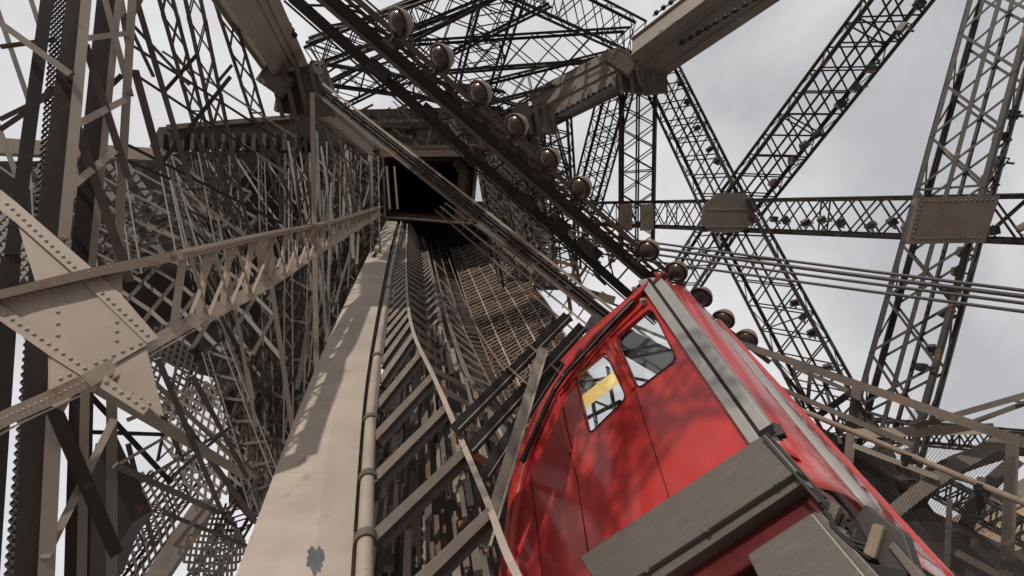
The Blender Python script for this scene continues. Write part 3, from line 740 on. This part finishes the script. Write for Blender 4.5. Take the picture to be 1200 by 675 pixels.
# webs at equal real distance
xs = [215, 243, 270, 295, 318, 335, 350, 362, 372, 381, 389, 396, 402, 408, 413, 418, 422, 426, 430, 434]
for i, x in enumerate(xs):
    a, b = on(cT, top, x), on(cB, bot, max(150, x-12*(1-x/445)*2))
    mb = MB(); mb.bar(a, b, .055, .05); mb.build('web_post', GIRL, t)
    if i < len(xs)-1:
        c = on(cB, bot, xs[i+1]-14*(1-x/445)); mb = MB(); mb.bar(a+D(0, 0, .08), c+D(0, 0, .08), .03, .015); mb.build('web_diagonal', GIRL, t)
        c = on(cT, top, xs[i+1]); mb = MB(); mb.bar(b+D(0, 0, .12), c+D(0, 0, .12), .03, .015); mb.build('web_diagonal', GIRL, t)
for x0, x1 in ((305, 322), (364, 373), (405, 410)):
    a, b, c, e = on(cT, top, x0), on(cT, top, x1), on(cB, bot, x1+6), on(cB, bot, x0+6)
    mb = MB(); mb.prism([p+D(0, 0, -.12) for p in (a, b, c, e)], D(0, 0, .03)); mb.build('splice_plate', GIRL, t)
# gusset plate: flat riveted sheets
def gplane(x, y, o=0.): return hit(x, y, GP-GN*o, GN)
def sheet(pts, o, rows, name='sheet', rr=.014):
    ps = [gplane(x, y, o) for x, y in pts]; mb = MB(); mb.prism(ps, -GN*.012)
    for (x0, y0), (x1, y1), k in rows:
        for i in range(k):
            u = (i+.5)/k; mb.dome(gplane(x0+(x1-x0)*u, y0+(y1-y0)*u, o), GN, rr)
    return mb
gt = thing('corner_gusset', 'huge beige riveted gusset plate with rust streaks at the left edge', 'gusset plate', gplane(80, 400))
GUS = mat('rust streaked beige paint', (.33, .275, .23), .5, .14, 1.5, rust=.35)
sheet([(-60, 352), (105, 318), (142, 312), (143, 355), (186, 396), (95, 448), (60, 466), (60, 408), (0, 366), (-60, 366)], .0, [((68, 345), (68, 400), 4), ((137, 350), (137, 405), 5), ((66, 446), (180, 396), 11), ((0, 352), (140, 322), 14)]).build('main_sheet', GUS, gt)
sheet([(0, 222), (18, 236), (110, 316), (142, 345), (186, 396), (172, 402), (95, 328), (20, 262), (0, 246)], -.016, [((5, 236), (176, 396), 26)]).build('diagonal_strap', GUS, gt)
sheet([(16, 248), (110, 322), (42, 332)], .016, []).build('upper_sheet', GUS, gt)
sheet([(-60, 330), (0, 356), (105, 427), (176, 476), (168, 486), (60, 418), (0, 376), (-60, 344)], -.0165, [((2, 366), (172, 480), 20)]).build('diagonal_strap', GUS, gt)
sheet([(112, 436), (170, 402), (192, 488), (150, 470)], .0165, [((128, 446), (180, 476), 5)]).build('lower_sheet', GUS, gt)
sheet([(56, 400), (104, 430), (74, 482), (57, 474)], .0165, []).build('lower_sheet', GUS, gt)

# left near columns
def bars(t, name, M, lst, up=None):
    for a, b, w, *h in lst:
        mb = MB(); A, B = P(*a), P(*b); mb.bar(A, B, w, h[0] if h else w*.5, up); mb.build(name, M, t)
t = thing('near_column', 'nearest dark lattice column with perforated web at the left edge', 'column', P(20, 675, 4))
bars(t, 'corner_angle', BEIGE, [((103, -20, 5.2), (75, 280, 4.4), .09, .06), ((66, 440, 4.2), (50, 760, 3.8), .11, .05), ((-8, 350, 4.6), (-12, 560, 4.2), .16, .05)])
bars(t, 'corner_angle', IRON_D, [((92, -20, 5.25), (52, 290, 4.45), .16, .1), ((58, -20, 5.3), (14, 300, 4.5), .11, .1), ((50, 292, 4.45), (30, 760, 3.8), .18, .12), ((13, 302, 4.5), (-20, 760, 3.8), .14, .1)])
a0, a1, b0, b1 = P(64, -20, 5.5), P(86, -20, 5.5), P(-2, 760, 4.0), P(46, 760, 4.0)
mb = MB()
for i in range(95):
    for k in range(4):
        u, v = i/95, (i+1)/95; e0, e1 = k/4, (k+1)/4
        p00, p01, p10, p11 = (lerp(lerp(a0, a1, e), lerp(b0, b1, q), q) if False else lerp(lerp(a0, b0, q), lerp(a1, b1, q), e) for q, e in ((u, e0), (u, e1), (v, e0), (v, e1)))
        mb.bar(p00, p11, .022, .006); mb.bar(p01, p10, .022, .006)
mb.build('perforated_web', IRON_D, t)
c0, c1, d0, d1 = P(50, 190, 5.2), P(70, 190, 5.2), P(0, 760, 4.3), P(40, 760, 4.3)
mb = MB(); mb.prism([c0, c1, d1, d0], D(0, 0, .03)); mb.build('web_plate', IRON_D, t)
t = thing('near_column', 'second dark column left with beige edge, joined by short beige ties', 'column', P(90, 675, 4.6))
bars(t, 'corner_angle', IRON_D, [((128, -20, 6.2), (96, 310, 5.4), .22, .12), ((96, 450, 5), (88, 760, 4.6), .2, .12)])
bars(t, 'corner_angle', BEIGE, [((141, -20, 6.1), (108, 310, 5.3), .07, .05), ((100, 440, 5), (94, 760, 4.6), .08, .05)])
t3 = thing('near_column', 'thin beige post third from the left edge, crossed by dark braces', 'column', P(132, 675, 5))
bars(t3, 'post', BEIGE, [((156, -20, 6), (141, 240, 5.6), .09, .06), ((141, 240, 5.6), (138, 330, 5.5), .09, .06), ((131, 440, 5.2), (131, 760, 5), .10, .06)])
bars(t3, 'tie', BEIGE, [((100, 45, 5.1), (157, 38, 6), .06), ((88, 147, 4.8), (146, 117, 5.7), .07), ((80, 222, 4.6), (140, 172, 5.5), .07)])
bars(t3, 'tie', IRON, [((0, 55, 5), (66, 46, 5.3), .05), ((0, 152, 5), (40, 125, 5), .05), ((0, 140, 5.2), (45, 118, 5.2), .05), ((45, 118, 5.2), (85, 92, 4.9), .07), ((125, 105, 5.9), (143, 88, 5.9), .06)])
t4 = thing('cross_braces', 'dark diagonal braces crossing the columns in the upper left corner', 'braces', P(60, 60, 5))
bars(t4, 'brace', IRON, [((-30, 5, 5), (84, 88, 4.7), .07), ((-10, -10, 5.6), (35, 122, 5.4), .05), ((-5, 140, 5.2), (24, 218, 5), .05), ((30, -20, 5.6), (50, 42, 5.5), .05), ((100, 52, 5.2), (150, 208, 5.5), .08), ((118, -20, 6), (153, 112, 5.8), .07), ((90, 148, 4.9), (152, 330, 5.2), .09),
      ((138, -20, 6.2), (152, 60, 6), .08), ((133, 5, 6.2), (222, 100, 7), .05), ((175, -20, 6.5), (156, 18, 6.3), .05), ((152, 30, 6.4), (180, 90, 6.6), .05), ((158, 82, 6.4), (190, 200, 6.8), .10), ((157, -10, 6.4), (225, 220, 7.4), .08)])
# lower left frame under the gusset
t = thing('lower_frame', 'beige and dark crossed struts beneath the big gusset in the lower left', 'frame', P(60, 560, 4))
bars(t, 'strut', BEIGE, [((52, 655, 3.9), (133, 492, 4.8), .07, .05), ((104, 448, 4.4), (292, 560, 7), .12, .08), ((140, 410, 5), (300, 560, 7.5), .06, .04), ((150, 492, 5), (245, 452, 6.5), .05, .03), ((132, 548, 5), (215, 500, 6), .04)])
bars(t, 'strut', IRON_D, [((60, 472, 4), (136, 648, 4.6), .11, .08), ((66, 470, 4.2), (100, 560, 4.5), .03, .03), ((97, 506, 5), (215, 510, 6), .05), ((98, 455, 5.2), (200, 565, 6), .06)])
bars(t, 'strut', IRON, [((135, 545, 5), (255, 600, 6.5), .07), ((185, 420, 5), (260, 600, 6.5), .06), ((225, 440, 5.5), (290, 560, 6.5), .06), ((215, 495, 6), (300, 612, 7.5), .08), ((165, 565, 5.5), (262, 505, 6.5), .05), ((205, 640, 7), (268, 560, 7.5), .07), ((150, 520, 6), (180, 640, 6.5), .06), ((190, 600, 7), (290, 640, 8), .06), ((270, 500, 6), (200, 560, 6.5), .05), ((160, 420, 5.5), (215, 540, 6), .05)])
pts = [P(x, y, 5.6) for x, y in ((104, 690), (105, 560), (112, 520), (140, 580), (156, 612), (136, 645), (120, 690))]
mb = MB(); mb.prism(pts, D(0, 0, .3)); mb.build('dark_plate', IRON_D, t)

# ------------------------------------------------------------------ second floor deck, shaft mouth and far leg
def slab(label, pts, th, M, name='deck_slab', cat='deck'):
    mb = MB(); mb.prism([P(*p) for p in pts], D(0, 0, th)); o = mb.build(name, M); tag(o, label, cat); return o
dk = thing('floor_deck', 'dark latticed underside of the platform deck around the shaft mouth', 'deck', P(450, 150, 30))
def dpart(name, M, pts, th=.6):
    mb = MB(); mb.prism([P(*p) for p in pts], D(0, 0, th)); return mb.build(name, M, dk)
dpart('edge_beam', BEIGE, [(-20, 160, 26), (190, 174, 26), (190, 188, 26), (-20, 178, 26)], .8)
dpart('parapet', IRON, [(186, 149, 27), (345, 138, 28), (345, 168, 28), (175, 172, 27)], .8)
dpart('edge_beam', IRON, [(195, 146, 26.6), (345, 134, 27.6), (345, 139, 27.6), (193, 152, 26.6)], .5)
dpart('underside', SHADE, [(-20, 192, 29), (345, 172, 29), (455, 172, 29), (458, 420, 29), (300, 460, 29), (60, 380, 29), (-20, 300, 29)])
dpart('underside', SHADE, [(345, 136, 29), (470, 128, 29), (600, 128, 29), (640, 160, 29), (640, 300, 29), (575, 300, 29), (560, 186, 29), (448, 186, 29), (448, 280, 29), (345, 280, 29)])
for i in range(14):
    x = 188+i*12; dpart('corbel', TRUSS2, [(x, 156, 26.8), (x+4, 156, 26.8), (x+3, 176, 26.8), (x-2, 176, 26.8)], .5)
dpart('underside', SHADE, [(430, 236, 36), (600, 236, 36), (660, 340, 36), (390, 340, 36)])
# frames (front machinery floor) above the opening
for y, w, M in ((129, .25, IRON), (141, .2, BEIGE), (150, .3, IRON_D), (163, .2, IRON), (172, .22, BEIGE), (180, .3, IRON)):
    mb = MB(); mb.bar(P(405+random.randint(-6, 6), y+2, 27), P(600+random.randint(-10, 10), y-2, 27), w, .3); mb.build('cross_beam', M, dk)
mb = MB()
for i in range(160):
    x = random.uniform(395, 615); y = random.uniform(130, 184); a = random.uniform(0, 6.28); l = random.uniform(.3, 1.4); c = P(x, y, random.uniform(26, 28.5)); q = D(math.cos(a)*l, math.sin(a)*l*.6, 0); mb.bar(c-q, c+q, random.uniform(.06, .2), .1)
mb.build('deck_fittings', IRON, dk)
# shaft: a real deep box receding along the track, blackened inside
sh = thing('lift_shaft', 'black square mouth of the lift shaft at the top of the track', 'shaft', P(500, 230, 26))
Q = [(448, 182), (560, 182), (566, 262), (520, 250), (500, 250), (470, 262), (448, 240)]
Q = [(450, 183), (560, 183), (552, 262), (452, 254)]
fr = [P(x, y, 26.5) for x, y in Q]; bk = [P(490+(x-490)*.45, 222+(y-222)*.45, 60) for x, y in Q]
for i in range(4):
    mb = MB(); a, b, c, e = fr[i], fr[(i+1) % 4], bk[(i+1) % 4], bk[i]; nrm = (b-a).cross(c-a).normalized(); mb.prism([a, b, c, e], nrm*.1); mb.build('shaft_wall', IRON, sh)
    for k in range(1, 6):
        v = (k/6)**1.6; mb = MB(); mb.bar(lerp(a, e, v), lerp(b, c, v), .35, .3, ext=-.1); mb.build('shaft_rib', RUSTY, sh)
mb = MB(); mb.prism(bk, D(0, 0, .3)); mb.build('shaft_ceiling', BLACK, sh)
for x in (453, 462): mb = MB(); mb.bar(P(x, 195, 26), P(x+4, 245, 26), .12, .1); mb.build('jamb', BEIGE, sh)
mb = MB(); mb.path([P(537, 188, 28), P(545, 200, 28), P(543, 240, 28), P(541, 262, 28)], .5, 12); mb.build('hanging_duct', RUSTY, sh)
mb = MB(); mb.bar(P(446, 180, 26.2), P(562, 179, 26.2), .4, .3); mb.build('lintel', BEIGE, sh)

def net(mb, c00, c10, c11, c01, nx, ny, w, dia=True):
    def q(u, v): return lerp(lerp(c00, c10, u), lerp(c01, c11, u), v)
    for i in range(nx+1):
        for j in range(ny):
            if w > .05 and random.random() < .08: continue
            if dia:
                if i < nx: mb.bar(q(i/nx, j/ny), q((i+1)/nx, (j+1)/ny), w, w*.4); mb.bar(q((i+1)/nx, j/ny), q(i/nx, (j+1)/ny), w, w*.4)
            else: mb.bar(q(i/nx, j/ny), q(i/nx, (j+1)/ny), w, w*.4)
    if not dia:
        for j in range(ny+1): mb.bar(q(0, j/ny), q(1, j/ny), w, w*.4)
# far leg: layered lattices running down from the deck
leg = thing('tower_leg', 'dense brown riveted lattice of the far tower leg behind the girder', 'tower leg', P(300, 500, 20))
def lp(name, M, c, nx, ny, w, dia=True):
    mb = MB(); net(mb, *[P(*k) for k in c], nx, ny, w, dia); mb.build(name, M, leg)
lp('lattice_panel', IRON_D, ((0, 200, 25), (190, 190, 25), (190, 300, 20), (0, 290, 20)), 9, 3, .3)
lp('lattice_panel', IRON_D, ((560, 190, 24), (660, 200, 24), (650, 330, 20), (580, 300, 22)), 10, 12, .15)
lp('lattice_panel', IRON, ((100, 240, 22), (290, 200, 24), (330, 420, 16), (150, 400, 15)), 5, 6, .14)
lp('lattice_panel', IRON_D, ((150, 395, 11), (205, 375, 12), (255, 475, 11), (180, 500, 10)), 7, 9, .06)
lp('lattice_panel', IRON, ((175, 470, 10), (260, 440, 11), (300, 560, 9.5), (230, 600, 9)), 8, 8, .055)
lp('lattice_panel', IRON_D, ((135, 560, 12), (230, 540, 12), (180, 700, 10), (110, 700, 10)), 9, 9, .06)
lp('lattice_panel', IRON_D, ((205, 640, 9), (265, 590, 10), (290, 640, 9), (250, 720, 8)), 8, 8, .05)
lp('lattice_panel', IRON, ((0, 240, 14), (45, 260, 14), (45, 330, 13), (0, 330, 13)), 5, 7, .12)
def solid(name, M, pts, th=.3):
    mb = MB(); mb.prism([P(*p) for p in pts], D(0, 0, th)); mb.build(name, M, leg)
solid('shade_backing', SHADE, [(225, 330, 30), (330, 250, 30), (450, 235, 30), (450, 330, 30), (385, 470, 30), (310, 610, 30), (268, 590, 30), (268, 500, 30), (236, 400, 30)])  # dark sheet added behind the lattice as its deep shade
solid('leg_beam', IRON, [(165, 680, 9), (186, 690, 9), (246, 600, 10), (224, 592, 10)])
solid('leg_beam', IRON_D, [(232, 465, 12), (265, 440, 12), (270, 450, 12), (236, 476, 12)])
def leg_wall(tops, bots, dt, db, levels, w, M, bw):
    def at(i, v): return P(lerp(tops[i][0], bots[i][0], v), lerp(tops[i][1], bots[i][1], v), lerp(dt, db, v))
    for i in range(len(tops)):
        mb = MB(); A, B = at(i, 0), at(i, 1); side = (B-A).cross(CAM-A).normalized()*w/2
        for sg in (-1, 1): mb.bar(A+side*sg, B+side*sg, w*.2, w*.2)
        n = 26
        for k in range(n):
            p, q = lerp(A, B, k/n), lerp(A, B, (k+1)/n); sg = 1 if k % 2 else -1
            mb.bar(p+side*sg, q-side*sg, w*.11, w*.06)
        mb.build('leg_column', M, leg)
    for i in range(len(tops)-1):
        mb = MB()
        for k in range(levels):
            a, b, c, e = at(i, k/levels), at(i, (k+1)/levels), at(i+1, k/levels), at(i+1, (k+1)/levels); z = D(0, 0, .1)
            mb.bar(a+z, e+z, bw, bw*.5); mb.bar(b+z*1.5, c+z*1.5, bw, bw*.5); mb.bar(a, c, bw*1.2, bw*.5)
        mb.build('cross_bracing', M, leg)
leg_wall([(x, 178+(x-200)*.02) for x in (196, 236, 272, 306, 338, 368, 396, 420, 440)], [(x, y) for x, y in ((236, 330), (292, 470), (300, 600), (318, 570), (338, 520), (362, 460), (390, 400), (412, 350), (440, 296))], 24, 15, 7, .30, TRUSS2, .10)
leg_wall([(240, 412), (262, 400)], [(300, 606), (326, 566)], 11, 9, 7, .12, IRON, .06)
leg_wall([(x, 182) for x in (200, 226, 252, 278, 304, 330, 356, 382, 408, 432)], [(x, y) for x, y in ((230, 340), (262, 400), (286, 520), (296, 600), (312, 570), (330, 530), (352, 480), (376, 425), (400, 370), (430, 310))], 27, 19, 11, .2, IRON_D, .07)
leg_wall([(x, 190) for x in (-10, 40, 90, 140, 190)], [(x, 345-(x*.15)) for x in (-10, 50, 110, 160, 215)], 22, 17, 4, .3, IRON, .09)
for i in range(26):
    x0 = random.uniform(330, 452); y0 = random.uniform(150, 230); d0 = random.uniform(18, 24)
    x1 = x0+random.uniform(-8, 22)*(455-x0)/60; y1 = y0+random.uniform(90, 260)
    lim = 430-(y1-310)*.48
    if x1 > lim: x1 = lim-random.uniform(4, 14)
    mb = MB(); mb.bar(P(x0, y0, d0), P(x1, y1, d0*.75), random.uniform(.06, .12), .12); mb.build('leg_post', random.choice((IRON, TRUSS2, TRUSS2)), leg)

# steep trusses of the upper left, in front of the far leg
for i, (a, b, w, M) in enumerate((
    ((188, -25, 8.5), (262, 250, 11), .36, IRON), ((221, -25, 8.4), (290, 300, 10), .40, IRON), ((252, -25, 9.0), (338, 250, 12), .42, IRON), ((345, 100, 13), (365, 330, 14), .5, IRON), ((382, 125, 14), (425, 290, 17), .5, BEIGE), ((405, 160, 16), (432, 320, 18), .5, IRON))):
    TR('steep thin lattice truss in the upper left, %s from the left' % ORD[i], a, b, w*.8, 14, ch=.07, lc=.03, rot=15, h=.1, M=M, group='steep trusses of the upper left')
for i, (a, b, w) in enumerate((((312, 290, 9), (345, 520, 9), .09), ((366, 110, 9), (371, 440, 8), .09), ((270, 330, 9), (300, 500, 9), .07))):
    o = MB(); o.bar(P(*a), P(*b), w, w); ob = o.build('post', BEIGE)
    tag(ob, ('beige post dropping from the splice plate of the lattice girder', 'tall thin beige post rising to the dark node', 'thin beige post slanting under the lattice girder')[i], 'post')
t = thing('long_ties', 'long thin ties crossing the steep trusses in the upper left', 'braces', P(200, 120, 8))
bars(t, 'tie_rod', IRON_D, [((150, 50, 7.5), (330, 165, 9), .05), ((155, 85, 7.5), (300, 180, 9), .05), ((190, 110, 8), (230, 65, 8), .06), ((190, 190, 8), (270, 90, 8.6), .07), ((150, 170, 8), (330, 262, 10), .06), ((60, 150, 7), (200, 210, 8), .05), ((256, 95, 8), (272, 76, 8), .05)])
bars(t, 'tie_rod', BEIGE, [((190, 60, 9), (345, 160, 11), .05), ((286, 170, 9), (338, 205, 10), .06), ((205, 215, 9), (345, 320, 10), .06)])
# lattices seen through the gap bottom left
TR('distant lattice truss seen through the gap under the gusset', (225, 385, 24), (195, 540, 22), .8, 12, rot=10, ch=.1, lc=.06)
TR('distant lattice truss crossing flat in the gap under the gusset', (170, 405, 24), (262, 420, 24), .5, 12, rot=10, ch=.08, lc=.05)
TR('distant lattice truss low in the left corner behind the dark beam', (120, 690, 16), (240, 540, 18), 1.0, 12, rot=30, ch=.12, lc=.07)
TR('distant lattice truss at the foot of the duct', (225, 700, 14), (290, 590, 15), .9, 10, rot=30, ch=.12, lc=.07)

# right of the slatted wall: lattices dropping behind the diagonal beam
for i, (a, b, w) in enumerate((((572, 190, 17), (600, 330, 15), .9), ((612, 190, 16), (640, 330, 14), .9), ((640, 150, 17), (690, 330, 15), .8))):
    TR('upright lattice truss right of the shaft mouth, %s from the shaft' % ORD[i], a, b, w, 14, ch=.10, lc=.05, rot=20, group='lattice trusses right of the shaft')
rd = random.Random(3)
t = thing('gallery_structure', 'tangle of brown gallery struts between the slatted wall and cab peak', 'struts', P(650, 320, 9))
for i in range(70):
    x = rd.uniform(585, 720); y = rd.uniform(225+(x-585)*.35, 330+(x-600)*.3)
    a = rd.uniform(0, 3.1); l = rd.uniform(.2, .9); c = P(x, y, rd.uniform(8, 11)); q = D(math.cos(a), math.sin(a), rd.uniform(-.3, .3))*l*.5
    mb = MB(); mb.bar(c-q, c+q, rd.uniform(.03, .09), .05); mb.build('strut', rd.choice((IRON, IRON_D, RUSTY)), t)
bars(t, 'curved_beam', IRON, [((560, 262, 9), (640, 330, 8), .12), ((640, 330, 8), (720, 352, 7.4), .14)])

# ------------------------------------------------------------------ lower right gallery
t = thing('gallery_railing', 'brown gallery railing with braced posts right of the cab', 'railing', P(1000, 500, 5))
bars(t, 'top_rail', IRON, [((860, 400, 6.6), (1215, 524, 4.2), .10, .12)])
bars(t, 'lower_rail', IRON, [((890, 445, 6.3), (1070, 522, 5), .07, .06), ((930, 430, 6.4), (1010, 465, 5.6), .06, .06)])
bars(t, 'post', IRON, [((1004, 452, 5.6), (992, 560, 5.4), .10, .08), ((1187, 512, 4.3), (1178, 700, 4.1), .09, .08), ((1113, 585, 4.8), (1109, 675, 4.7), .05, .05), ((950, 435, 6), (946, 475, 6), .05, .05)])
bars(t, 'brace', IRON_D, [((1000, 458, 5.6), (958, 488, 5.8), .08, .05), ((905, 420, 6.4), (960, 490, 5.9), .05), ((1004, 470, 5.5), (1060, 560, 5), .05), ((930, 432, 6.3), (948, 500, 6), .04), ((965, 445, 6.1), (985, 520, 5.6), .04)])
bars(t, 'beam', BEIGE, [((1000, 508, 5.4), (1165, 502, 4.7), .11, .08), ((1000, 522, 5.3), (1100, 560, 4.8), .06, .05)])
bars(t, 'brace', IRON, [((1072, 500, 5), (1230, 455, 4.4), .06, .05), ((1120, 502, 4.9), (1230, 462, 4.5), .05, .05), ((1190, 470, 4.6), (1230, 480, 4.5), .03)])
t = thing('handrail', 'long weathered beige pipe handrail crossing the lower right', 'handrail', P(960, 490, 4.6))
mb = MB(); mb.tube(P(925, 475, 4.9), P(1230, 602, 3.7), .03, 12); mb.build('tube', WOOD, t)
for x, y, d in ((1064, 536, 4.25), (1150, 570, 3.95)):
    mb = MB(); mb.tube(P(x, y-8, d+.02), P(x-4, y+8, d+.3), .03, 8); mb.bar(P(x-6, y, d), P(x+8, y+4, d), .07, .05); mb.build('clamp', BLACK, t)
t = thing('arch_brace', 'dark curved arch brace under the railing in the lower right', 'brace', P(1050, 600, 5))
def arc(pts, d, w, h, M, name):
    c = dense([(x, y, d) for x, y in pts], 6); c = [P(*q) for q in c]; mb = MB()
    for p, q in zip(c, c[1:]): mb.bar(p, q, w, h, ext=.01)
    mb.build(name, M, t)
arc([(1046, 600), (1085, 570), (1130, 540), (1182, 512)], 4.9, .13, .12, IRON, 'rib')
arc([(1040, 650), (1060, 600), (1110, 550), (1200, 520)], 5.1, .2, .12, IRON_D, 'rib')
arc([(1060, 560), (1080, 600), (1120, 640), (1180, 690)], 5.2, .22, .12, IRON_D, 'rib')
arc([(1190, 540), (1150, 580), (1125, 640), (1120, 700)], 5.4, .14, .12, IRON_D, 'rib')
arc([(1060, 548), (1100, 556), (1140, 566), (1180, 590)], 5.0, .05, .05, IRON, 'tie')
t = thing('gallery_apron', 'dark brown sheet apron behind netting right of the cab flank', 'panel', P(1000, 560, 5.6))
for pts, M in (([(960, 500), (1002, 520), (1098, 556), (1075, 590), (1046, 640), (985, 560)], IRON_D), ([(1060, 585), (1200, 650), (1220, 720), (1080, 700), (1040, 640)], IRON)):
    mb = MB(); mb.prism([P(x, y, 5.7) for x, y in pts], D(0, 0, .04)); mb.build('sheet', M, t)
bars(t, 'beam', IRON, [((1060, 588, 5.4), (1230, 668, 4.8), .08, .06), ((1052, 610, 5.4), (1200, 690, 4.8), .08, .06), ((1045, 632, 5.4), (1160, 700, 4.9), .08, .06)])
def netting(label, c, nx, ny, w=.006):
    mb = MB(); net(mb, *[P(*k) for k in c], nx, ny, w); o = mb.build('wire_netting', DARK); tag(o, label, 'netting'); return o
netting('fine wire netting below the braced railing beside the cab', ((1000, 522, 4.7), (1190, 520, 4.2), (1185, 620, 4.1), (1040, 640, 4.4)), 40, 22, .0032)
netting('fine wire netting in the lower right corner under the handrail', ((1060, 610, 4.4), (1215, 620, 4), (1215, 690, 4), (1060, 690, 4.2)), 40, 18, .0032)
netting('small triangle of wire netting above the level beige beam', ((1068, 480, 5.2), (1120, 495, 5), (1120, 503, 5), (1060, 505, 5.2)), 20, 5, .0035)
# crossing lattice seen beyond the railing
TR('slim lattice girder passing behind the railing under the tall truss', (985, 500, 9), (1215, 520, 8), .45, 22, rot=20, ch=.06, lc=.035)
TR('slim lattice girder lowest in the right corner behind netting', (1080, 560, 9), (1230, 640, 8), .5, 18, rot=20, ch=.07, lc=.04)

# short trusses added overhead, unseen, to dapple the sunlight on the cab
S = D(-.36, .88, -.25).normalized()
cc = fp(735, 500)
def ov(label, x, y, l, dist, ang, w, nb):
    c = fp(x, y)+S*dist; e1 = S.orthogonal().normalized(); e2 = S.cross(e1); q = (e1*math.cos(ang)+e2*math.sin(ang))*l/2
    truss('dapple_truss', label, c-q, c+q, w, w*.8, nb, ch=.06, lc=.045, rot=30, M=IRON)
for k, (x, y, l, dist, ang, w, nb) in enumerate(((700, 500, 2.2, 4.9, .45, .5, 8), (745, 450, 2.2, 5.2, 1.6, .55, 9), (690, 590, 2.0, 6.0, 2.5, .5, 7), (640, 560, 2.2, 5.6, .9, .5, 9))):
    ov('added shadow casting truss outside the frame above the cab, %s from the lowest' % ORD[k], x, y, l, dist, ang, w, nb)
def px(p):
    r = p-CAM; z = r.dot(Fw); return 600+500*r.dot(Rt)/z, 337.5-500*r.dot(Up)/z
for o in COL.objects:
    if o.name.startswith('dapple_truss'): print('OV', [tuple(round(v) for v in px(q.data.vertices[i].co+o.location)) for q in o.children if q.name.startswith('chord') for i in (0, 7)][:4])
# ------------------------------------------------------------------ far building, ground
def building():
    o = P(1165, 600, 55); t = thing('stone_building', 'tan stone building far below seen through the netting', 'building', V((o.x, o.y, 0)))
    f = V((o.x, o.y, 0)); back = V((o.x-CAM.x, o.y-CAM.y, 0)).normalized(); s = V((back.y, -back.x, 0)); Hh = o.z+1.2
    def bx(c, w, d, h, z, M, name, par=t):
        mb = MB(); q = [f+s*(c[0]+a*w/2)+back*(c[1]+b*d/2)+V((0, 0, z)) for a, b in ((-1, -1), (1, -1), (1, 1), (-1, 1))]; mb.prism(q, V((0, 0, h))); return mb.build(name, M, par)
    bx((0, 7), 22, 14, Hh-2, 0, STONE, 'wall'); r = bx((0, 7), 22.8, 14.8, .5, Hh-2+.003, STONE, 'cornice'); bx((0, 7), 20, 12, 2.2, Hh-1.49, IRON, 'roof')
    n = int((Hh-2)/3.4)
    for k in range(n):
        for i in range(8):
            w = bx((-9.1+i*2.6, -.02), 1.1, .12, 2, .9+k*3.4, BLACK, 'window')
            if i % 2 == 0: bx((-9.1+i*2.6, -.14), 1.5, .22, .12, .75+k*3.4, STONE, 'sill')
building()
mb = MB(); mb.prism([V((-800, -800, -.3)), V((800, -800, -.3)), V((800, 800, -.3)), V((-800, 800, -.3))], V((0, 0, .3)))
tag(mb.build('ground', GROUNDM), 'pale gravel ground far beneath the tower', kind='structure'); COL.objects['ground'].pop('label') if False else None

# ------------------------------------------------------------------ light
S = D(-.36, .88, -.25).normalized()
sun = bpy.data.lights.new('sun', 'SUN'); sun.energy = 3.0; sun.angle = math.radians(1.15); sun.color = (1, .94, .85)
so = bpy.data.objects.new('sun', sun); COL.objects.link(so); so.rotation_euler = S.to_track_quat('Z', 'Y').to_euler(); so.location = (0, 0, 60)
w = bpy.data.worlds.new('World'); SC.world = w; w.use_nodes = True; nt = w.node_tree; N = nt.nodes; L = nt.links
bg = N['Background']
sky = N.new('ShaderNodeTexSky'); sky.sky_type = 'NISHITA'; sky.sun_disc = False
sky.sun_elevation = math.asin(S.z); sky.sun_rotation = math.atan2(S.x, S.y); sky.air_density = 1; sky.dust_density = 3
tc = N.new('ShaderNodeTexCoord'); nz = N.new('ShaderNodeTexNoise'); nz.inputs['Scale'].default_value = 2.0; nz.inputs['Detail'].default_value = 7; nz.inputs['Roughness'].default_value = .55
nz.inputs['Distortion'].default_value = .4
L.new(tc.outputs['Generated'], nz.inputs['Vector'])
rp = N.new('ShaderNodeValToRGB'); L.new(nz.outputs['Fac'], rp.inputs['Fac'])
rp.color_ramp.elements[0].position = .36; rp.color_ramp.elements[1].position = .60
rp.color_ramp.elements[0].color = (5.2, 5.2, 5.45, 1); rp.color_ramp.elements[1].color = (8.5, 8.35, 8.4, 1)
mx = N.new('ShaderNodeMix'); mx.data_type = 'RGBA'; mx.inputs[0].default_value = .93
L.new(sky.outputs[0], mx.inputs[6]); L.new(rp.outputs[0], mx.inputs[7]); L.new(mx.outputs[2], bg.inputs[0]); bg.inputs[1].default_value = .1
SC.view_settings.view_transform = 'Standard'; SC.view_settings.look = 'None'; SC.view_settings.exposure = 0; SC.view_settings.gamma = 1
SC.cycles.max_bounces = 6; SC.cycles.transparent_max_bounces = 8
